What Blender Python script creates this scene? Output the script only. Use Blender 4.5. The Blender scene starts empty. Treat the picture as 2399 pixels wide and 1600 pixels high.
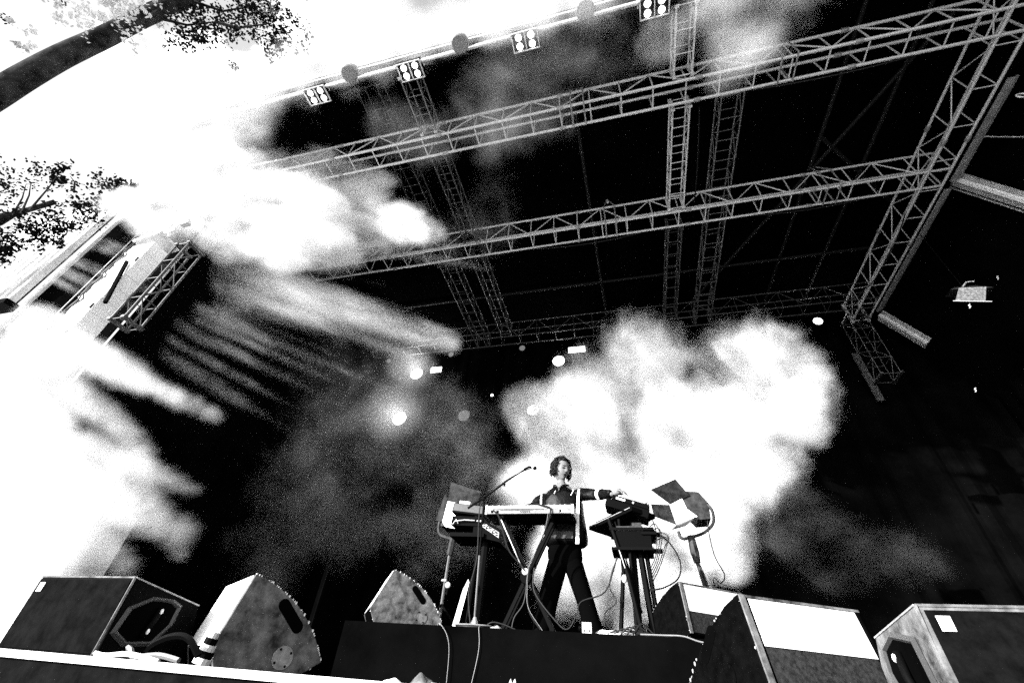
import bpy, bmesh, math, random
from mathutils import Matrix, Vector
random.seed(7)
S = bpy.context.scene
COL = S.collection
V = Vector
# ------------------------------------------------------------------ camera
cam = bpy.data.cameras.new('camera'); co = bpy.data.objects.new('camera', cam); COL.objects.link(co); S.camera = co
yaw, pit, rol = [math.radians(a) for a in (-17.06512, 39.62535, 5.204287)]
fw = V((math.sin(yaw)*math.cos(pit), math.cos(yaw)*math.cos(pit), math.sin(pit)))
rt = V((math.cos(yaw), -math.sin(yaw), 0)); up = rt.cross(fw)
r2 = rt*math.cos(rol)+up*math.sin(rol); u2 = -rt*math.sin(rol)+up*math.cos(rol)
co.matrix_world = Matrix(((r2.x, u2.x, -fw.x, 0), (r2.y, u2.y, -fw.y, 0), (r2.z, u2.z, -fw.z, 0), (0, 0, 0, 1)))
cam.lens = 15.208; cam.sensor_width = 36; cam.clip_start = .05; cam.clip_end = 3000
# ------------------------------------------------------------------ sky and sun
SUN = V((-.64, -.72, .26)).normalized()
W = bpy.data.worlds.new('World'); S.world = W; W.use_nodes = True
nt = W.node_tree; bg = nt.nodes['Background']; sk = nt.nodes.new('ShaderNodeTexSky'); sk.sky_type = 'NISHITA'; sk.sun_disc = False
sk.sun_elevation = math.asin(SUN.z); sk.sun_rotation = math.atan2(SUN.x, SUN.y)
bw = nt.nodes.new('ShaderNodeRGBToBW'); nt.links.new(sk.outputs[0], bw.inputs[0]); nt.links.new(bw.outputs[0], bg.inputs[0])
bg.inputs[1].default_value = .15
sl = bpy.data.lights.new('sun', 'SUN'); sl.energy = 4; sl.angle = math.radians(.5)
so = bpy.data.objects.new('sun', sl); COL.objects.link(so); so.rotation_euler = SUN.to_track_quat('Z', 'Y').to_euler()
S.view_settings.view_transform = 'Standard'; S.view_settings.look = 'None'
S.view_settings.exposure = 2.15; S.view_settings.gamma = 1.0
S.render.engine = 'CYCLES'
S.cycles.use_adaptive_sampling = False
S.cycles.use_denoising = False           # black and white film grain comes from the sampling itself
S.cycles.volume_bounces = 2; S.cycles.max_bounces = 6; S.cycles.diffuse_bounces = 2; S.cycles.glossy_bounces = 2
S.cycles.sample_clamp_indirect = 1; S.cycles.sample_clamp_direct = 1.5

# ------------------------------------------------------------------ materials (all grey: the picture is monochrome)
def mat(n, c, rough=.8, spec=.1, metal=0, var=0, scale=6, bump=0, emit=0, tex='noise'):
    m = bpy.data.materials.new(n); m.use_nodes = True; t = m.node_tree; b = t.nodes['Principled BSDF']
    b.inputs['Base Color'].default_value = (c, c, c, 1); b.inputs['Roughness'].default_value = rough
    b.inputs['Specular IOR Level'].default_value = spec; b.inputs['Metallic'].default_value = metal
    if emit:
        b.inputs['Emission Color'].default_value = (1, 1, 1, 1); b.inputs['Emission Strength'].default_value = emit; m.cycles.emission_sampling = 'NONE'
    if var or bump:
        tc = t.nodes.new('ShaderNodeTexCoord'); no = t.nodes.new('ShaderNodeTexNoise'); no.inputs['Scale'].default_value = scale
        no.inputs['Detail'].default_value = 8; no.inputs['Roughness'].default_value = .65
        t.links.new(tc.outputs['Object'], no.inputs['Vector'])
        if var:
            cr = t.nodes.new('ShaderNodeValToRGB'); e = cr.color_ramp.elements
            lo = c*(1-var); hi = min(1, c*(1+var))
            e[0].position = .35; e[1].position = .65; e[0].color = (lo, lo, lo, 1); e[1].color = (hi, hi, hi, 1)
            t.links.new(no.outputs[0], cr.inputs[0]); t.links.new(cr.outputs[0], b.inputs['Base Color'])
        if bump:
            bp = t.nodes.new('ShaderNodeBump'); bp.inputs['Strength'].default_value = bump; bp.inputs['Distance'].default_value = .01
            t.links.new(no.outputs[0], bp.inputs['Height']); t.links.new(bp.outputs[0], b.inputs['Normal'])
    return m
M_cloth = mat('black_stage_cloth', .0012, 1, 0, var=.5, scale=1.5)
M_tarp = mat('black_tarpaulin', .001, 1, 0, var=.5, scale=.8)
M_floor = mat('black_floor', .003, .9, .02, var=.5)
M_fascia = mat('dark_fascia', .0025, .95, .02, var=.7, scale=14)
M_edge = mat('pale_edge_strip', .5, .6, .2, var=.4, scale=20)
M_ground = mat('pale_bounce_ground', .45, 1, 0, var=.5, scale=.4)  # unseen ground, kept pale to bounce light up onto the trusses
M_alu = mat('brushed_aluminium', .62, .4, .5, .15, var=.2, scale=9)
M_alud = mat('dull_shaded_aluminium', .055, .5, .4, .2, var=.3, scale=9)  # aluminium darkened in colour for dimly lit trusses; also plain dull poles
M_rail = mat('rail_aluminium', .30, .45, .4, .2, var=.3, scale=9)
M_blackm = mat('black_metal', .0012, .7, .04)
M_blackp = mat('black_plastic', .001, .7, .03)
M_blackg = mat('black_painted_wood', .0008, .7, .02, var=.8, scale=20, bump=.3)
M_grey = mat('worn_grey_paint', .085, .7, .15, var=.85, scale=11, bump=.4)
M_greyl = mat('grey_plate', .22, .6, .3, var=.35, scale=30)
M_white = mat('white_and_sunlit', .75, .6, .3, var=.06, scale=40)
M_pale = mat('pale_paint', .6, .6, .3, var=.15, scale=12)
M_gdark = mat('dark_grille', .015, .5, .3, var=.8, scale=60)
M_skin = mat('skin', .11, .6, .3, var=.08, scale=30)
M_hair = mat('black_hair', .003, .5, .2)
M_coat = mat('black_coat_fabric', .0012, .42, .10, var=.9, scale=14, bump=1.0)
M_trous = mat('black_trousers_fabric', .0008, .9, .01)
M_cable = mat('black_cable', .005, .6, .2)
M_cablel = mat('grey_cable', .16, .6, .3)
M_bark = mat('dark_bark', .018, 1, .05, var=.9, scale=3, bump=.8)
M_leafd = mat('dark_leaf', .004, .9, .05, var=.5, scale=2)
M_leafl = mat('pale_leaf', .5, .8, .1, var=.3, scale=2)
M_lamp = mat('lit_lens', .9, .5, .3, emit=14)
M_lampd = mat('dim_lens', .1, .5, .3, emit=.04)
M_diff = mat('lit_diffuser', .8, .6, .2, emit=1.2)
M_knob = mat('silver_knob', .7, .4, .5)
M_mirror = mat('polished_steel', .8, .25, .6, 1)

# ------------------------------------------------------------------ helpers
class MB:
    def __init__(s): s.v = []; s.f = []
    def add(s, vs, fs):
        o = len(s.v); s.v += [tuple(x) for x in vs]; s.f += [tuple(i+o for i in f) for f in fs]; return s
    def box(s, a, b, mtx=None):
        vs = [V((x, y, z)) for x in (a[0], b[0]) for y in (a[1], b[1]) for z in (a[2], b[2])]
        if mtx is not None: vs = [mtx @ q for q in vs]
        return s.add(vs, [(0, 1, 3, 2), (4, 6, 7, 5), (0, 4, 5, 1), (2, 3, 7, 6), (0, 2, 6, 4), (1, 5, 7, 3)])
    def frame(s, c, ax, ay, az, hx, hy, hz):
        vs = [V(c)+ax*(i*hx)+ay*(j*hy)+az*(k*hz) for i in (-1, 1) for j in (-1, 1) for k in (-1, 1)]
        return s.add(vs, [(0, 1, 3, 2), (4, 6, 7, 5), (0, 4, 5, 1), (2, 3, 7, 6), (0, 2, 6, 4), (1, 5, 7, 3)])
    def prism(s, poly, d):
        n = len(poly); p = [V(q) for q in poly]; d = V(d)
        return s.add(p+[q+d for q in p], [tuple(range(n))[::-1], tuple(range(n, 2*n))]+[(i, (i+1) % n, (i+1) % n+n, i+n) for i in range(n)])
    def tube(s, pts, r, n=8, cap=True):
        pts = [V(p) for p in pts]; rs = r if isinstance(r, (list, tuple)) else [r]*len(pts); rings = []
        px = None
        for i, p in enumerate(pts):
            t = (pts[min(i+1, len(pts)-1)]-pts[max(i-1, 0)]).normalized()
            if px is None: px = t.orthogonal().normalized()
            px = (px-t*px.dot(t)); px = px.normalized() if px.length > 1e-6 else t.orthogonal().normalized()
            py = t.cross(px)
            rings.append([p+(px*math.cos(2*math.pi*k/n)+py*math.sin(2*math.pi*k/n))*rs[i] for k in range(n)])
        vs = [q for R in rings for q in R]; fs = []
        for i in range(len(pts)-1):
            for k in range(n):
                fs.append((i*n+k, i*n+(k+1) % n, (i+1)*n+(k+1) % n, (i+1)*n+k))
        if cap: fs += [tuple(range(n))[::-1], tuple(range((len(pts)-1)*n, len(pts)*n))]
        return s.add(vs, fs)
    def ball(s, c, r, n=10, m=7):
        c = V(c); r = r if isinstance(r, (tuple, list)) else (r, r, r); vs = []; fs = []
        for j in range(m+1):
            th = math.pi*j/m
            for k in range(n):
                ph = 2*math.pi*k/n; vs.append(c+V((r[0]*math.sin(th)*math.cos(ph), r[1]*math.sin(th)*math.sin(ph), r[2]*math.cos(th))))
        for j in range(m):
            for k in range(n): fs.append((j*n+k, (j+1)*n+k, (j+1)*n+(k+1) % n, j*n+(k+1) % n))
        return s.add(vs, fs)
    def build(s, name, m, parent=None, smooth=False, bevel=0):
        me = bpy.data.meshes.new(name); me.from_pydata(s.v, [], s.f); me.materials.append(m); me.update()
        if smooth: me.shade_smooth()
        o = bpy.data.objects.new(name, me); COL.objects.link(o); o.parent = parent
        if bevel:
            b = o.modifiers.new('edge', 'BEVEL'); b.width = bevel; b.segments = 2; b.limit_method = 'ANGLE'
        return o
def tag(o, label=None, cat=None, group=None, kind=None):
    for k, v in (('label', label), ('category', cat), ('group', group), ('kind', kind)):
        if v: o[k] = v
    return o
def thing(name, label, cat, group=None, loc=(0, 0, 0), rz=0):
    o = bpy.data.objects.new(name, None); COL.objects.link(o); o.location = loc; o.rotation_euler = (0, 0, rz); o.empty_display_size = .2
    return tag(o, label, cat, group)
def struct(name, mb, m, **k): return tag(mb.build(name, m, **k), kind='structure')
def curve_pts(pts, n=8):
    P = [V(p) for p in pts]; out = []
    for i in range(len(P)-1):
        a = P[max(i-1, 0)]; b = P[i]; c = P[i+1]; d = P[min(i+2, len(P)-1)]
        for k in range(n):
            t = k/n; out.append(.5*((2*b)+(c-a)*t+(2*a-5*b+4*c-d)*t*t+(3*b-a-3*c+d)*t**3))
    out.append(P[-1]); return out
# ------------------------------------------------------------------ setting
RZ = .472; FZ = .016
struct('ground', MB().box((-300, -300, -1.7), (300, 300, -1.6)), M_ground)
struct('stage_floor', MB().box((-7.6, 1.30, -.25), (8.1, 10.6, FZ)), M_floor)
struct('stage_fascia', MB().box((-7.6, 1.285, -1.6), (8.1, 1.3, -.004)), M_fascia)
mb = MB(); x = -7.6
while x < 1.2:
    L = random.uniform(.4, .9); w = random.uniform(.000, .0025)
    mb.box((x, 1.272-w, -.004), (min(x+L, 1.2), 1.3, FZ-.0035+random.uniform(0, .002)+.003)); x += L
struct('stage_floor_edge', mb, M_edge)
tag(MB().box((-2.68, 4.25, FZ), (8.0, 10.3, RZ)).build('riser', M_cloth), 'long black draped riser the player and the equipment stand on', 'riser')
tag(MB().box((-7.7, 2.15, 9.10), (7.7, 10.6, 9.14)).build('roof', M_tarp), 'black tarpaulin roof over the lighting trusses', 'roof', kind='structure')
tag(MB().box((-7.5, 2.08, 8.02), (6.4, 2.12, 9.14)).build('roof_valance', M_tarp), kind='structure')
tag(MB().box((6.4, 1.2, 8.6), (8.2, 10.6, 9.14)).build('roof_side', M_tarp), kind='structure')
tag(MB().box((1.8, .2, 9.10), (8.2, 2.12, 9.14)).build('roof_front', M_tarp), kind='structure')
# curtains with soft pleats
def curtain(name, p0, p1, z0, z1, amp, wl, label, cat='curtain'):
    p0 = V(p0); p1 = V(p1); d = p1-p0; L = d.length; d.normalize(); n = V((-d.y, d.x, 0)); N = int(L/(wl/6)); v = []; f = []
    for i in range(N+1):
        o = math.sin(i*2*math.pi/6+math.sin(i*.37))*amp; q = p0+d*(L*i/N)+n*o
        v += [(q.x, q.y, z0), (q.x, q.y, z1)]
        if i: f.append((2*i-2, 2*i, 2*i+1, 2*i-1))
    m = MB(); m.add(v, f); o = m.build(name, M_cloth); s = o.modifiers.new('t', 'SOLIDIFY'); s.thickness = .008
    return tag(o, label, cat)
curtain('back_curtain', (-7.6, 10.5, 0), (8.2, 10.5, 0), FZ, 9.1, .03, .5, 'black backdrop curtain closing the rear of the stage')
curtain('side_curtain', (-7.55, 3.45, 0), (-7.55, 10.45, 0), FZ, 9.1, .03, .5, 'black side curtain behind the hanging speaker column')
curtain('side_curtain', (8.15, 0.2, 0), (8.15, 10.45, 0), -1.6, 6.0, .03, .5, 'black side curtain behind the hanging floodlight')
t = MB(); t.prism([(6.55, .2, 8.62), (8.15, .2, 5.95), (8.19, .2, 5.95), (6.59, .2, 8.62)], (0, 10.3, 0))
tag(t.build('side_awning', M_tarp), 'sloping black awning panel outside the longest side truss', 'awning')
# wing scrim with its pale pole and tiny bright seams
wing = thing('wing_scrim', 'dark mesh scrim hung beside the hanging speaker column', 'scrim')
MB().box((-10.55, 3.4, 1.2), (-7.56, 3.42, 9.3)).build('mesh_panel', M_cloth, wing)
MB().tube([(-10.62, 3.38, 1.2), (-10.62, 3.38, 9.4)], .045).build('pole', M_pale, wing, True)
MB().tube([(-9.4, 3.385, 3.7), (-9.4, 3.385, 9.2)], .008, 5).build('seam', M_pale, wing)

# ------------------------------------------------------------------ trusses
unit = MB().tube([(0, 0, 0), (0, 0, 1)], 1, 7).build('unit', M_alu); unit_me = unit.data; unit_me.shade_smooth(); bpy.data.objects.remove(unit)
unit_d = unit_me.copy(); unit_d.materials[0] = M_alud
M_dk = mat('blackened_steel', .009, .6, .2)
unit_m = unit_me.copy(); unit_m.materials[0] = mat('half_shaded_aluminium', .15, .5, .3, .2)  # weaker light on these trusses put into a greyer aluminium
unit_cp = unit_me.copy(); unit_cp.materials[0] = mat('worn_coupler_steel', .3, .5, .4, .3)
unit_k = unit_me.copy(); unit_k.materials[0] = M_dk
def rod(name, a, b, r, parent, me=None):
    a = V(a); b = V(b); d = b-a
    o = bpy.data.objects.new(name, me or unit_me); COL.objects.link(o); o.parent = parent
    o.matrix_local = Matrix.Translation(a) @ d.to_track_quat('Z', 'Y').to_matrix().to_4x4() @ Matrix.Diagonal((r, r, d.length, 1))
    return o
def truss(name, label, cat, group, o, L, axis, a1, a2, w, h, bay, rc=.024, rb=.012, me=None, kinds='zigzag', plates=True):
    """box truss: origin o, along axis, cross axes a1 (width w) and a2 (height h)"""
    t = thing(name, label, cat, group, loc=o)
    A = V(axis); B = V(a1)*w; C = V(a2)*h
    for q in (V((0, 0, 0)), B, C, B+C): rod('chord', q, q+A*L, rc, t, me)
    if L > 5 and h > .3:
        for j in range(1, int(L/2.27)+1):                      # spigot couplers where two sections meet
            for q in (V((0, 0, 0)), B, C, B+C): rod('coupler', q+A*(j*2.27-.05-L*0), q+A*(min(L, j*2.27+.05)), rc*1.5, t, unit_cp if me is None else me)
    n = max(1, round(L/bay)); b = L/n
    for i in range(n):
        p = A*(b*i+.0); q = A*(b*(i+1))
        f = i % 2
        for (s, e) in ((V((0, 0, 0)), C), (B, B+C)):           # side faces: upright and diagonal
            rod('brace', p+s, p+e, rb, t, me)
            if s.length < .01 or h < .5: rod('brace', p+(s if f else e), q+(e if f else s), rb, t, me)
        for (s, e) in ((V((0, 0, 0)), B), (C, C+B)):           # bottom and top faces
            if e == B or h < .5: rod('brace', p+s, p+e, rb, t, me)
    for s, e in ((V((0, 0, 0)), C), (B, B+C), (V((0, 0, 0)), B), (C, C+B)): rod('brace', A*L+s, A*L+e, rb*1.4, t, me)
    if plates:
        for k in (0, L):
            c = A*k+(B+C)/2
            for sg in (.5, -.5): MB().frame(c+B*sg, A, V(a1), V(a2), .02, .03, h*.62).build('end_plate', M_alud if me is unit_d else M_alu, t)
    return t
G1 = 'cross trusses under the stage roof'
X, Y, Z = (1, 0, 0), (0, 1, 0), (0, 0, 1)
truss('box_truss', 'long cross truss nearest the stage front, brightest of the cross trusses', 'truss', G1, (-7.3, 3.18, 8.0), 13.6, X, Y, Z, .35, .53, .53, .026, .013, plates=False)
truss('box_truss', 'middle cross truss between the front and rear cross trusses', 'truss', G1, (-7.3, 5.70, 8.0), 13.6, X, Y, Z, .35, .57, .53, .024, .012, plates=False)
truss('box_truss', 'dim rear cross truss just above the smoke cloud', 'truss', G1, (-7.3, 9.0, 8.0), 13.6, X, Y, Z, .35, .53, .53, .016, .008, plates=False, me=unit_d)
truss('box_truss', 'side truss running front to rear beside the aluminium side rail', 'truss', 'trusses running front to rear', (5.94, .6, 8.0), 9.2, Y, X, Z, .35, .53, .62, .026, .011)
segs = [(2.14, .97), (3.62, 2.0), (6.14, 2.78)]
for x0, side in ((1.40, 'above the player'), (-3.08, 'over the drifting smoke')):
    for si, ((y0, L), w) in enumerate(zip(segs, ('before the front cross truss', 'between front and middle cross truss', 'between middle and rear cross truss'))):
        truss('box_truss', 'narrow truss section %s, %s' % (side, w), 'truss', 'trusses running front to rear', (x0, y0, 8.03), L, Y, X, Z, .28, .34, .33, .016, .008, me=(unit_me, unit_me, unit_d)[si] if x0 > 0 else (unit_m, unit_d, unit_d)[si])  # sections that get less light take the darker aluminium copies
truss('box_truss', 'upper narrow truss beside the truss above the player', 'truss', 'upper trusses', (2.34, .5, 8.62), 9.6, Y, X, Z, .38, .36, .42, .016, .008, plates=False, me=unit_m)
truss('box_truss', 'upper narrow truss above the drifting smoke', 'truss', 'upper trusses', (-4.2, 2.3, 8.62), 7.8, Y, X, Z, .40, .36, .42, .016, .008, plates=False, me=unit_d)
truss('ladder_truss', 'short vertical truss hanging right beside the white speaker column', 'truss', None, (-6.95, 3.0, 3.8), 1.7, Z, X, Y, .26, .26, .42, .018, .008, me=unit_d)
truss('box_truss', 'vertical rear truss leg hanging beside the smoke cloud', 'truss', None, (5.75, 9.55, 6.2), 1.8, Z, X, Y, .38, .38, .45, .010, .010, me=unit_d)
# faint roof timbers
for i, (a, b) in enumerate((((2.2, 9.6, 9.0), (6.0, 3.2, 9.0)), ((4.2, 9.8, 9.0), (4.5, 2.4, 9.0)), ((5.2, 9.8, 9.0), (5.5, 2.4, 9.0)), ((-.1, 9.8, 9.0), (-.3, 2.4, 9.0)),
                            ((4.4, 5.2, 9.0), (6.2, 7.0, 9.0)), ((-7.2, 8.3, 9.0), (7.2, 8.3, 9.0)))):
    lb = ['long diagonal brace pole under the black roof', 'roof beam nearest the upper narrow truss', 'roof beam nearest the side truss', 'roof beam above the middle of the smoke cloud', 'short diagonal pole between roof and side truss', 'rear roof beam running across all trusses'][i]
    tag(rod('roof_beam', a, b, .04, None, unit_k), lb, 'beam', 'poles under the black roof')
# slings, clamps and loose cables on the trusses
def sag(a, b, d, n=9): a = V(a); b = V(b); return [a+(b-a)*(i/n)+V((0, 0, -d*4*(i/n)*(1-i/n))) for i in range(n+1)]
for a_, b_, d_, lb in (((2.6, 3.56, 8.0), (4.9, 3.56, 8.0), .10, 'slack cable drooping under the brightest front truss'), ((3.0, 6.08, 8.0), (5.2, 6.08, 8.02), .09, 'slack cable drooping under the middle truss near the side truss'),
                       ((-1.6, 6.08, 8.0), (.9, 6.08, 8.0), .12, 'slack cable drooping under the middle truss left of the player'), ((1.85, 3.7, 8.1), (1.9, 5.6, 8.1), .1, 'slack cable hanging beside the narrow truss above the player'),
                       ((5.9, 6.6, 8.0), (5.9, 8.6, 8.0), .14, 'slack cable hanging along the far half of the side truss')):
    tag(MB().tube(sag(a_, b_, d_), .011, 5).build('truss_cable', M_dk), lb, 'cable', 'cables tied to the trusses')
for x_, y_, lb in ((3.1, 3.16, 'sling with shackle round the brightest front truss'), (-.2, 3.16, 'sling with shackle round the front truss over the stage middle'), (4.4, 5.68, 'sling with shackle round the middle truss near the side truss'), (.2, 5.68, 'sling with shackle round the middle truss over the player')):
    t = thing('truss_sling', lb, 'sling', 'slings round the cross trusses', loc=(x_, y_, 8.0))
    for dx in (-.1, .12): MB().tube([(dx*.4, .19, 1.05), (dx, -.03, .53), (dx, -.035, -.02), (dx, .38, -.03), (dx, .40, .53)], .014, 6).build('strap', M_rail, t)
    MB().tube([(0, .19, 1.02), (0, .19, 1.1)], .03, 8).build('shackle', M_alu, t)
# side rails and outriggers
sr = thing('side_rail', 'grey aluminium side rail running along the outer side of the side truss', 'rail')
MB().box((6.38, 4.2, 7.97), (6.47, 5.98, 8.0)).build('profile', M_rail, sr); MB().box((6.50, 4.2, 8.01), (6.54, 5.98, 8.03)).build('profile', M_rail, sr)
MB().box((6.36, 6.14, 7.97), (6.44, 9.5, 8.0)).build('profile', M_rail, sr); MB().box((6.47, 6.14, 8.01), (6.50, 9.5, 8.03)).build('profile', M_rail, sr)
def outrigger(y, p0, p1, w, lab):
    t = thing('outrigger', lab, 'rail', 'outrigger rails at the side of the stage')
    a = V((p0[0], y, p0[1])); b = V((p1[0], y, p1[1])); d = (b-a).normalized(); n = V((0, 1, 0)); u = d.cross(n)
    MB().frame((a+b)/2, d, n, u, (b-a).length/2, w, .02).build('flange', M_rail, t)
    MB().frame((a+b)/2+n*(-w*.2)-u*.05, d, n, u, (b-a).length/2, .025, .03).build('ridge', M_white if y < 7 else M_pale, t)
    MB().frame((a+b)/2+n*(w*1.5)+u*.02, d, n, u, (b-a).length/2, .012, .012).build('flange', M_rail, t)
outrigger(6.02, (6.53, 8.12), (7.5, 6.52), .13, 'wide grey outrigger rail sloping down from the middle of the side truss')
outrigger(9.35, (6.3, 7.75), (6.84, 6.8), .13, 'shorter grey outrigger rail at the rear end of the side truss')
MB_ = MB().box((5.83, 10.28, 5.95), (5.97, 10.33, 7.35)); tag(MB_.build('rear_post', M_alud), 'dim upright post at the rear beside the smoke cloud', 'post')
# front lighting bar with four-cell blinders and round lamps
tag(MB().tube([(-7.3, 1.97, 8.0), (6.3, 1.97, 8.0)], .03).build('front_bar', M_alu, None, True), 'thin front pipe that carries the four-cell blinders', 'pipe')
tag(MB().tube([(-7.3, 1.88, 8.12), (6.3, 1.88, 8.12)], .014).build('front_bar', M_alu, None, True), 'thinner second pipe above the blinder pipe', 'pipe')
def blinder(x, lab, m_lens=None):
    t = thing('blinder_light', lab, 'stage light', 'four-cell blinders on the front pipe', loc=(x, 2.05, 7.93))
    MB().box((-.21, -.13, .02), (.21, .14, .12)).build('housing', M_blackm, t)
    m = MB()
    for a, b in (((-.21, -.13), (.21, -.118)), ((-.21, .128), (.21, .14)), ((-.21, -.118), (-.198, .128)), ((.198, -.118), (.21, .128)), ((-.006, -.118), (.006, .128))):
        m.box((a[0], a[1], -.01), (b[0], b[1], .02))
    m.build('frame', M_pale, t)
    for i in (-1, 1):
        MB().tube([(i*.225, -.1, .0), (i*.225, -.1, .08), (i*.225, 0, .1)], .012, 6).build('bracket', M_alu, t)
        for j in (-1, 1):
            MB().tube([(i*.1, .005+j*.06, .012), (i*.1, .005+j*.06, .0)], [.05, .044], 14).build('lens', m_lens or M_lamp, t)
for x, lab in ((-4.62, 'faint four-cell blinder half hidden by smoke at the far end of the front pipe'), (-2.82, 'four-cell blinder above the lower left narrow truss'),
               (-.86, 'four-cell blinder on the front pipe over the stage middle'), (1.08, 'four-cell blinder beside the truss above the player')): blinder(x, lab)
for x, lab in ((-5.78, 'round dark lamp at the smoky end of the front pipe'), (-3.86, 'round dark lamp between the two faintest blinders'), (-1.88, 'round dark lamp in the sky glow beside the middle blinder'), (.09, 'round dark lamp between the middle blinder and the truss above the player')):
    t = thing('round_lamp', lab, 'stage light', 'round lamps on the front pipe', loc=(x, 1.86, 7.9))
    MB().tube([(0, 0, .3), (0, 0, .12), (0, 0, 0)], [.06, .13, .14], 20).build('can', M_greyl, t, True); MB().tube([(0, 0, -.001), (0, 0, -.006)], .12, 20).build('lens', M_greyl, t)
    MB().tube([(0, 0, .3), (0, .05, .5)], .012, 6).build('hanger', M_alu, t)

# rear lamps
def rear_lamp(p, r, lit, lab):
    d = (-V(p)).normalized()
    t = thing('rear_lamp', lab, 'stage light', 'small lamps at the rear of the stage', loc=p)
    a = V((0, 0, 0)); m = MB().tube([a+V((0, .22, 0)), a+V((0, .02, 0))], [r*.6, r*1.05], 18); m.build('can', M_blackm, t, True)
    MB().tube([a+V((0, .018, 0)), a+V((0, .0, 0))], r, 22).build('lens', M_lamp if lit else M_lampd, t)
    if p[0] < -6 and lit:
        m = MB()
        for i in range(19):
            q = V((math.cos(i*2.4), 0, math.sin(i*2.4)))*(r*.9*math.sqrt(i/19)); m.tube([q+V((0, -.001, 0)), q+V((0, -.008, 0))], .009, 5)
        m.build('led_bezel', M_blackp, t)
        l = bpy.data.lights.new('lamp_light', 'POINT'); l.energy = 26; l.shadow_soft_size = .15; lo = bpy.data.objects.new('lamp_light', l); COL.objects.link(lo); lo.parent = t; lo.location = (0, -.25, 0)
    MB().tube([(0, .1, r), (0, .1, r+.35)], .012, 6).build('hanger', M_blackm, t)
for p, r, lit, lab in (((-6.06, 9.9, 7.66), .19, 1, 'glowing rear lamp beside the small striped panel'), ((-6.24, 9.9, 6.08), .2, 1, 'glowing rear lamp directly below the lamp by the striped panel'),
        ((-1.58, 9.9, 7.66), .17, 1, 'bright rear lamp at the upper edge of the smoke cloud'), ((-2.28, 9.9, 6.07), .16, 1, 'rear lamp sunk inside the smoke cloud'),
        ((-4.25, 9.9, 6.04), .17, 0, 'large unlit round rear lamp between the glow and the smoke cloud'), ((5.26, 9.9, 8.2), .105, 1, 'small bright oval lamp under the rear truss'),
        ((-7.2, 9.9, 8.3), .08, 0, 'smallest dim rear lamp farthest from the smoke cloud'), ((-5.02, 9.9, 8.3), .08, 0, 'small dim rear lamp above the striped panel'),
        ((-2.7, 9.9, 8.28), .09, 0, 'small dim rear lamp over the left edge of the smoke cloud'), ((.6, 9.9, 8.23), .1, 0, 'small dim rear lamp above the middle of the smoke cloud'),
        ((-3.49, 9.9, 6.65), .035, 1, 'tiny bright spark of a lamp left of the smoke cloud')): rear_lamp(p, r, lit, lab)
t = thing('striped_panel', 'small pale striped light panel beside the upper glowing rear lamp', 'light panel', loc=(-5.42, 9.9, 7.75))
for k in range(3): MB().box((-.17, 0, -.09+k*.062), (.17, .03, -.035+k*.062)).build('slat', M_diff, t)
t = thing('striped_panel', 'pale light panel behind the upper edge of the smoke cloud', 'light panel', loc=(-1.05, 9.9, 8.02))
for k in range(3): MB().box((-.24, 0, -.09+k*.062), (.24, .03, -.035+k*.062)).build('slat', M_diff, t)
t = thing('light_bar', 'black pipe carrying the small rear lamps', 'pipe')
MB().tube([(-7.4, 10.05, 8.55), (6.2, 10.05, 8.55)], .025).build('pipe', M_blackm, t)

# hanging floodlight on the far side
t = thing('hanging_floodlight', 'black floodlight with a shiny reflector hanging in the dark side of the stage', 'floodlight', loc=(6.17, 7.0, 6.0))
MB().prism([(-.3, -.12, .12), (.3, -.12, .06), (.2, .0, .26), (-.12, .0, .26)], (0, .2, 0)).build('hood', mat('dusty_black', .012, .6, .3, var=.9, scale=40), t)
MB().add([(-.2, -.16, .1), (.17, -.16, .06), (.1, -.05, -.16), (-.3, -.05, -.1), (-.2, -.14, .1), (.17, -.14, .06), (.1, -.03, -.16), (-.3, -.03, -.1)], [(0, 1, 2, 3), (7, 6, 5, 4), (0, 4, 5, 1), (1, 5, 6, 2), (2, 6, 7, 3), (3, 7, 4, 0)]).build('reflector', mat('dusty_reflector', .13, .5, .5, 0, var=.6, scale=30), t)
MB().tube([(-.34, -.06, -.1), (.16, -.06, -.2)], .008, 5).build('front_rim', M_alu, t)
MB().tube([(0, 0, .26), (.1, 0, .36), (.22, 0, .36)], .012, 6).build('bracket', M_pale, t)
MB().tube([(0, 0, .26), (.05, .0, 2.0)], .006, 5).build('safety_wire', M_blackm, t)
for p, lab in (((6.05, 7.0, 5.78), 'small pale cable clip under the hanging floodlight'), ((6.95, 7.2, 6.55), 'small bright hook above the hanging floodlight'), ((6.8, 9.0, 5.3), 'small bright hook low in the dark behind the outrigger')):
    tag(MB().tube(curve_pts([(p[0]-.03, p[1], p[2]-.03), (p[0], p[1], p[2]+.01), (p[0]-.01, p[1], p[2]+.03), (p[0]+.02, p[1], p[2]+.06)], 4), .009, 6).build('cable_hook', M_pale), lab, 'hook', 'small hooks at the dark side')
# chain hoist at the top corner
t = thing('chain_hoist', 'steel hoist ring with its hanging chain at the top corner of the side truss', 'hoist', loc=(6.6, 4.45, 7.85))
m = MB(); m.tube([V((math.cos(a*math.pi/6)*.06, 0, math.sin(a*math.pi/6)*.06)) for a in range(13)], .013, 6, False); m.build('ring', M_alu, t, True)
MB().tube([(0, 0, -.06), (0, 0, -.22)], .02, 6).build('shackle', M_mirror, t)
MB().tube([(0, 0, -.2), (.02, 0, -3)], .009, 5).build('chain', M_rail, t)
tag(MB().tube(curve_pts([(6.45, 5.1, 7.9), (6.75, 5.0, 7.55), (7.1, 4.9, 7.3)], 6), .009, 5).build('slack_chain', M_rail), 'thin slack chain crossing the dark side panel', 'chain')

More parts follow.
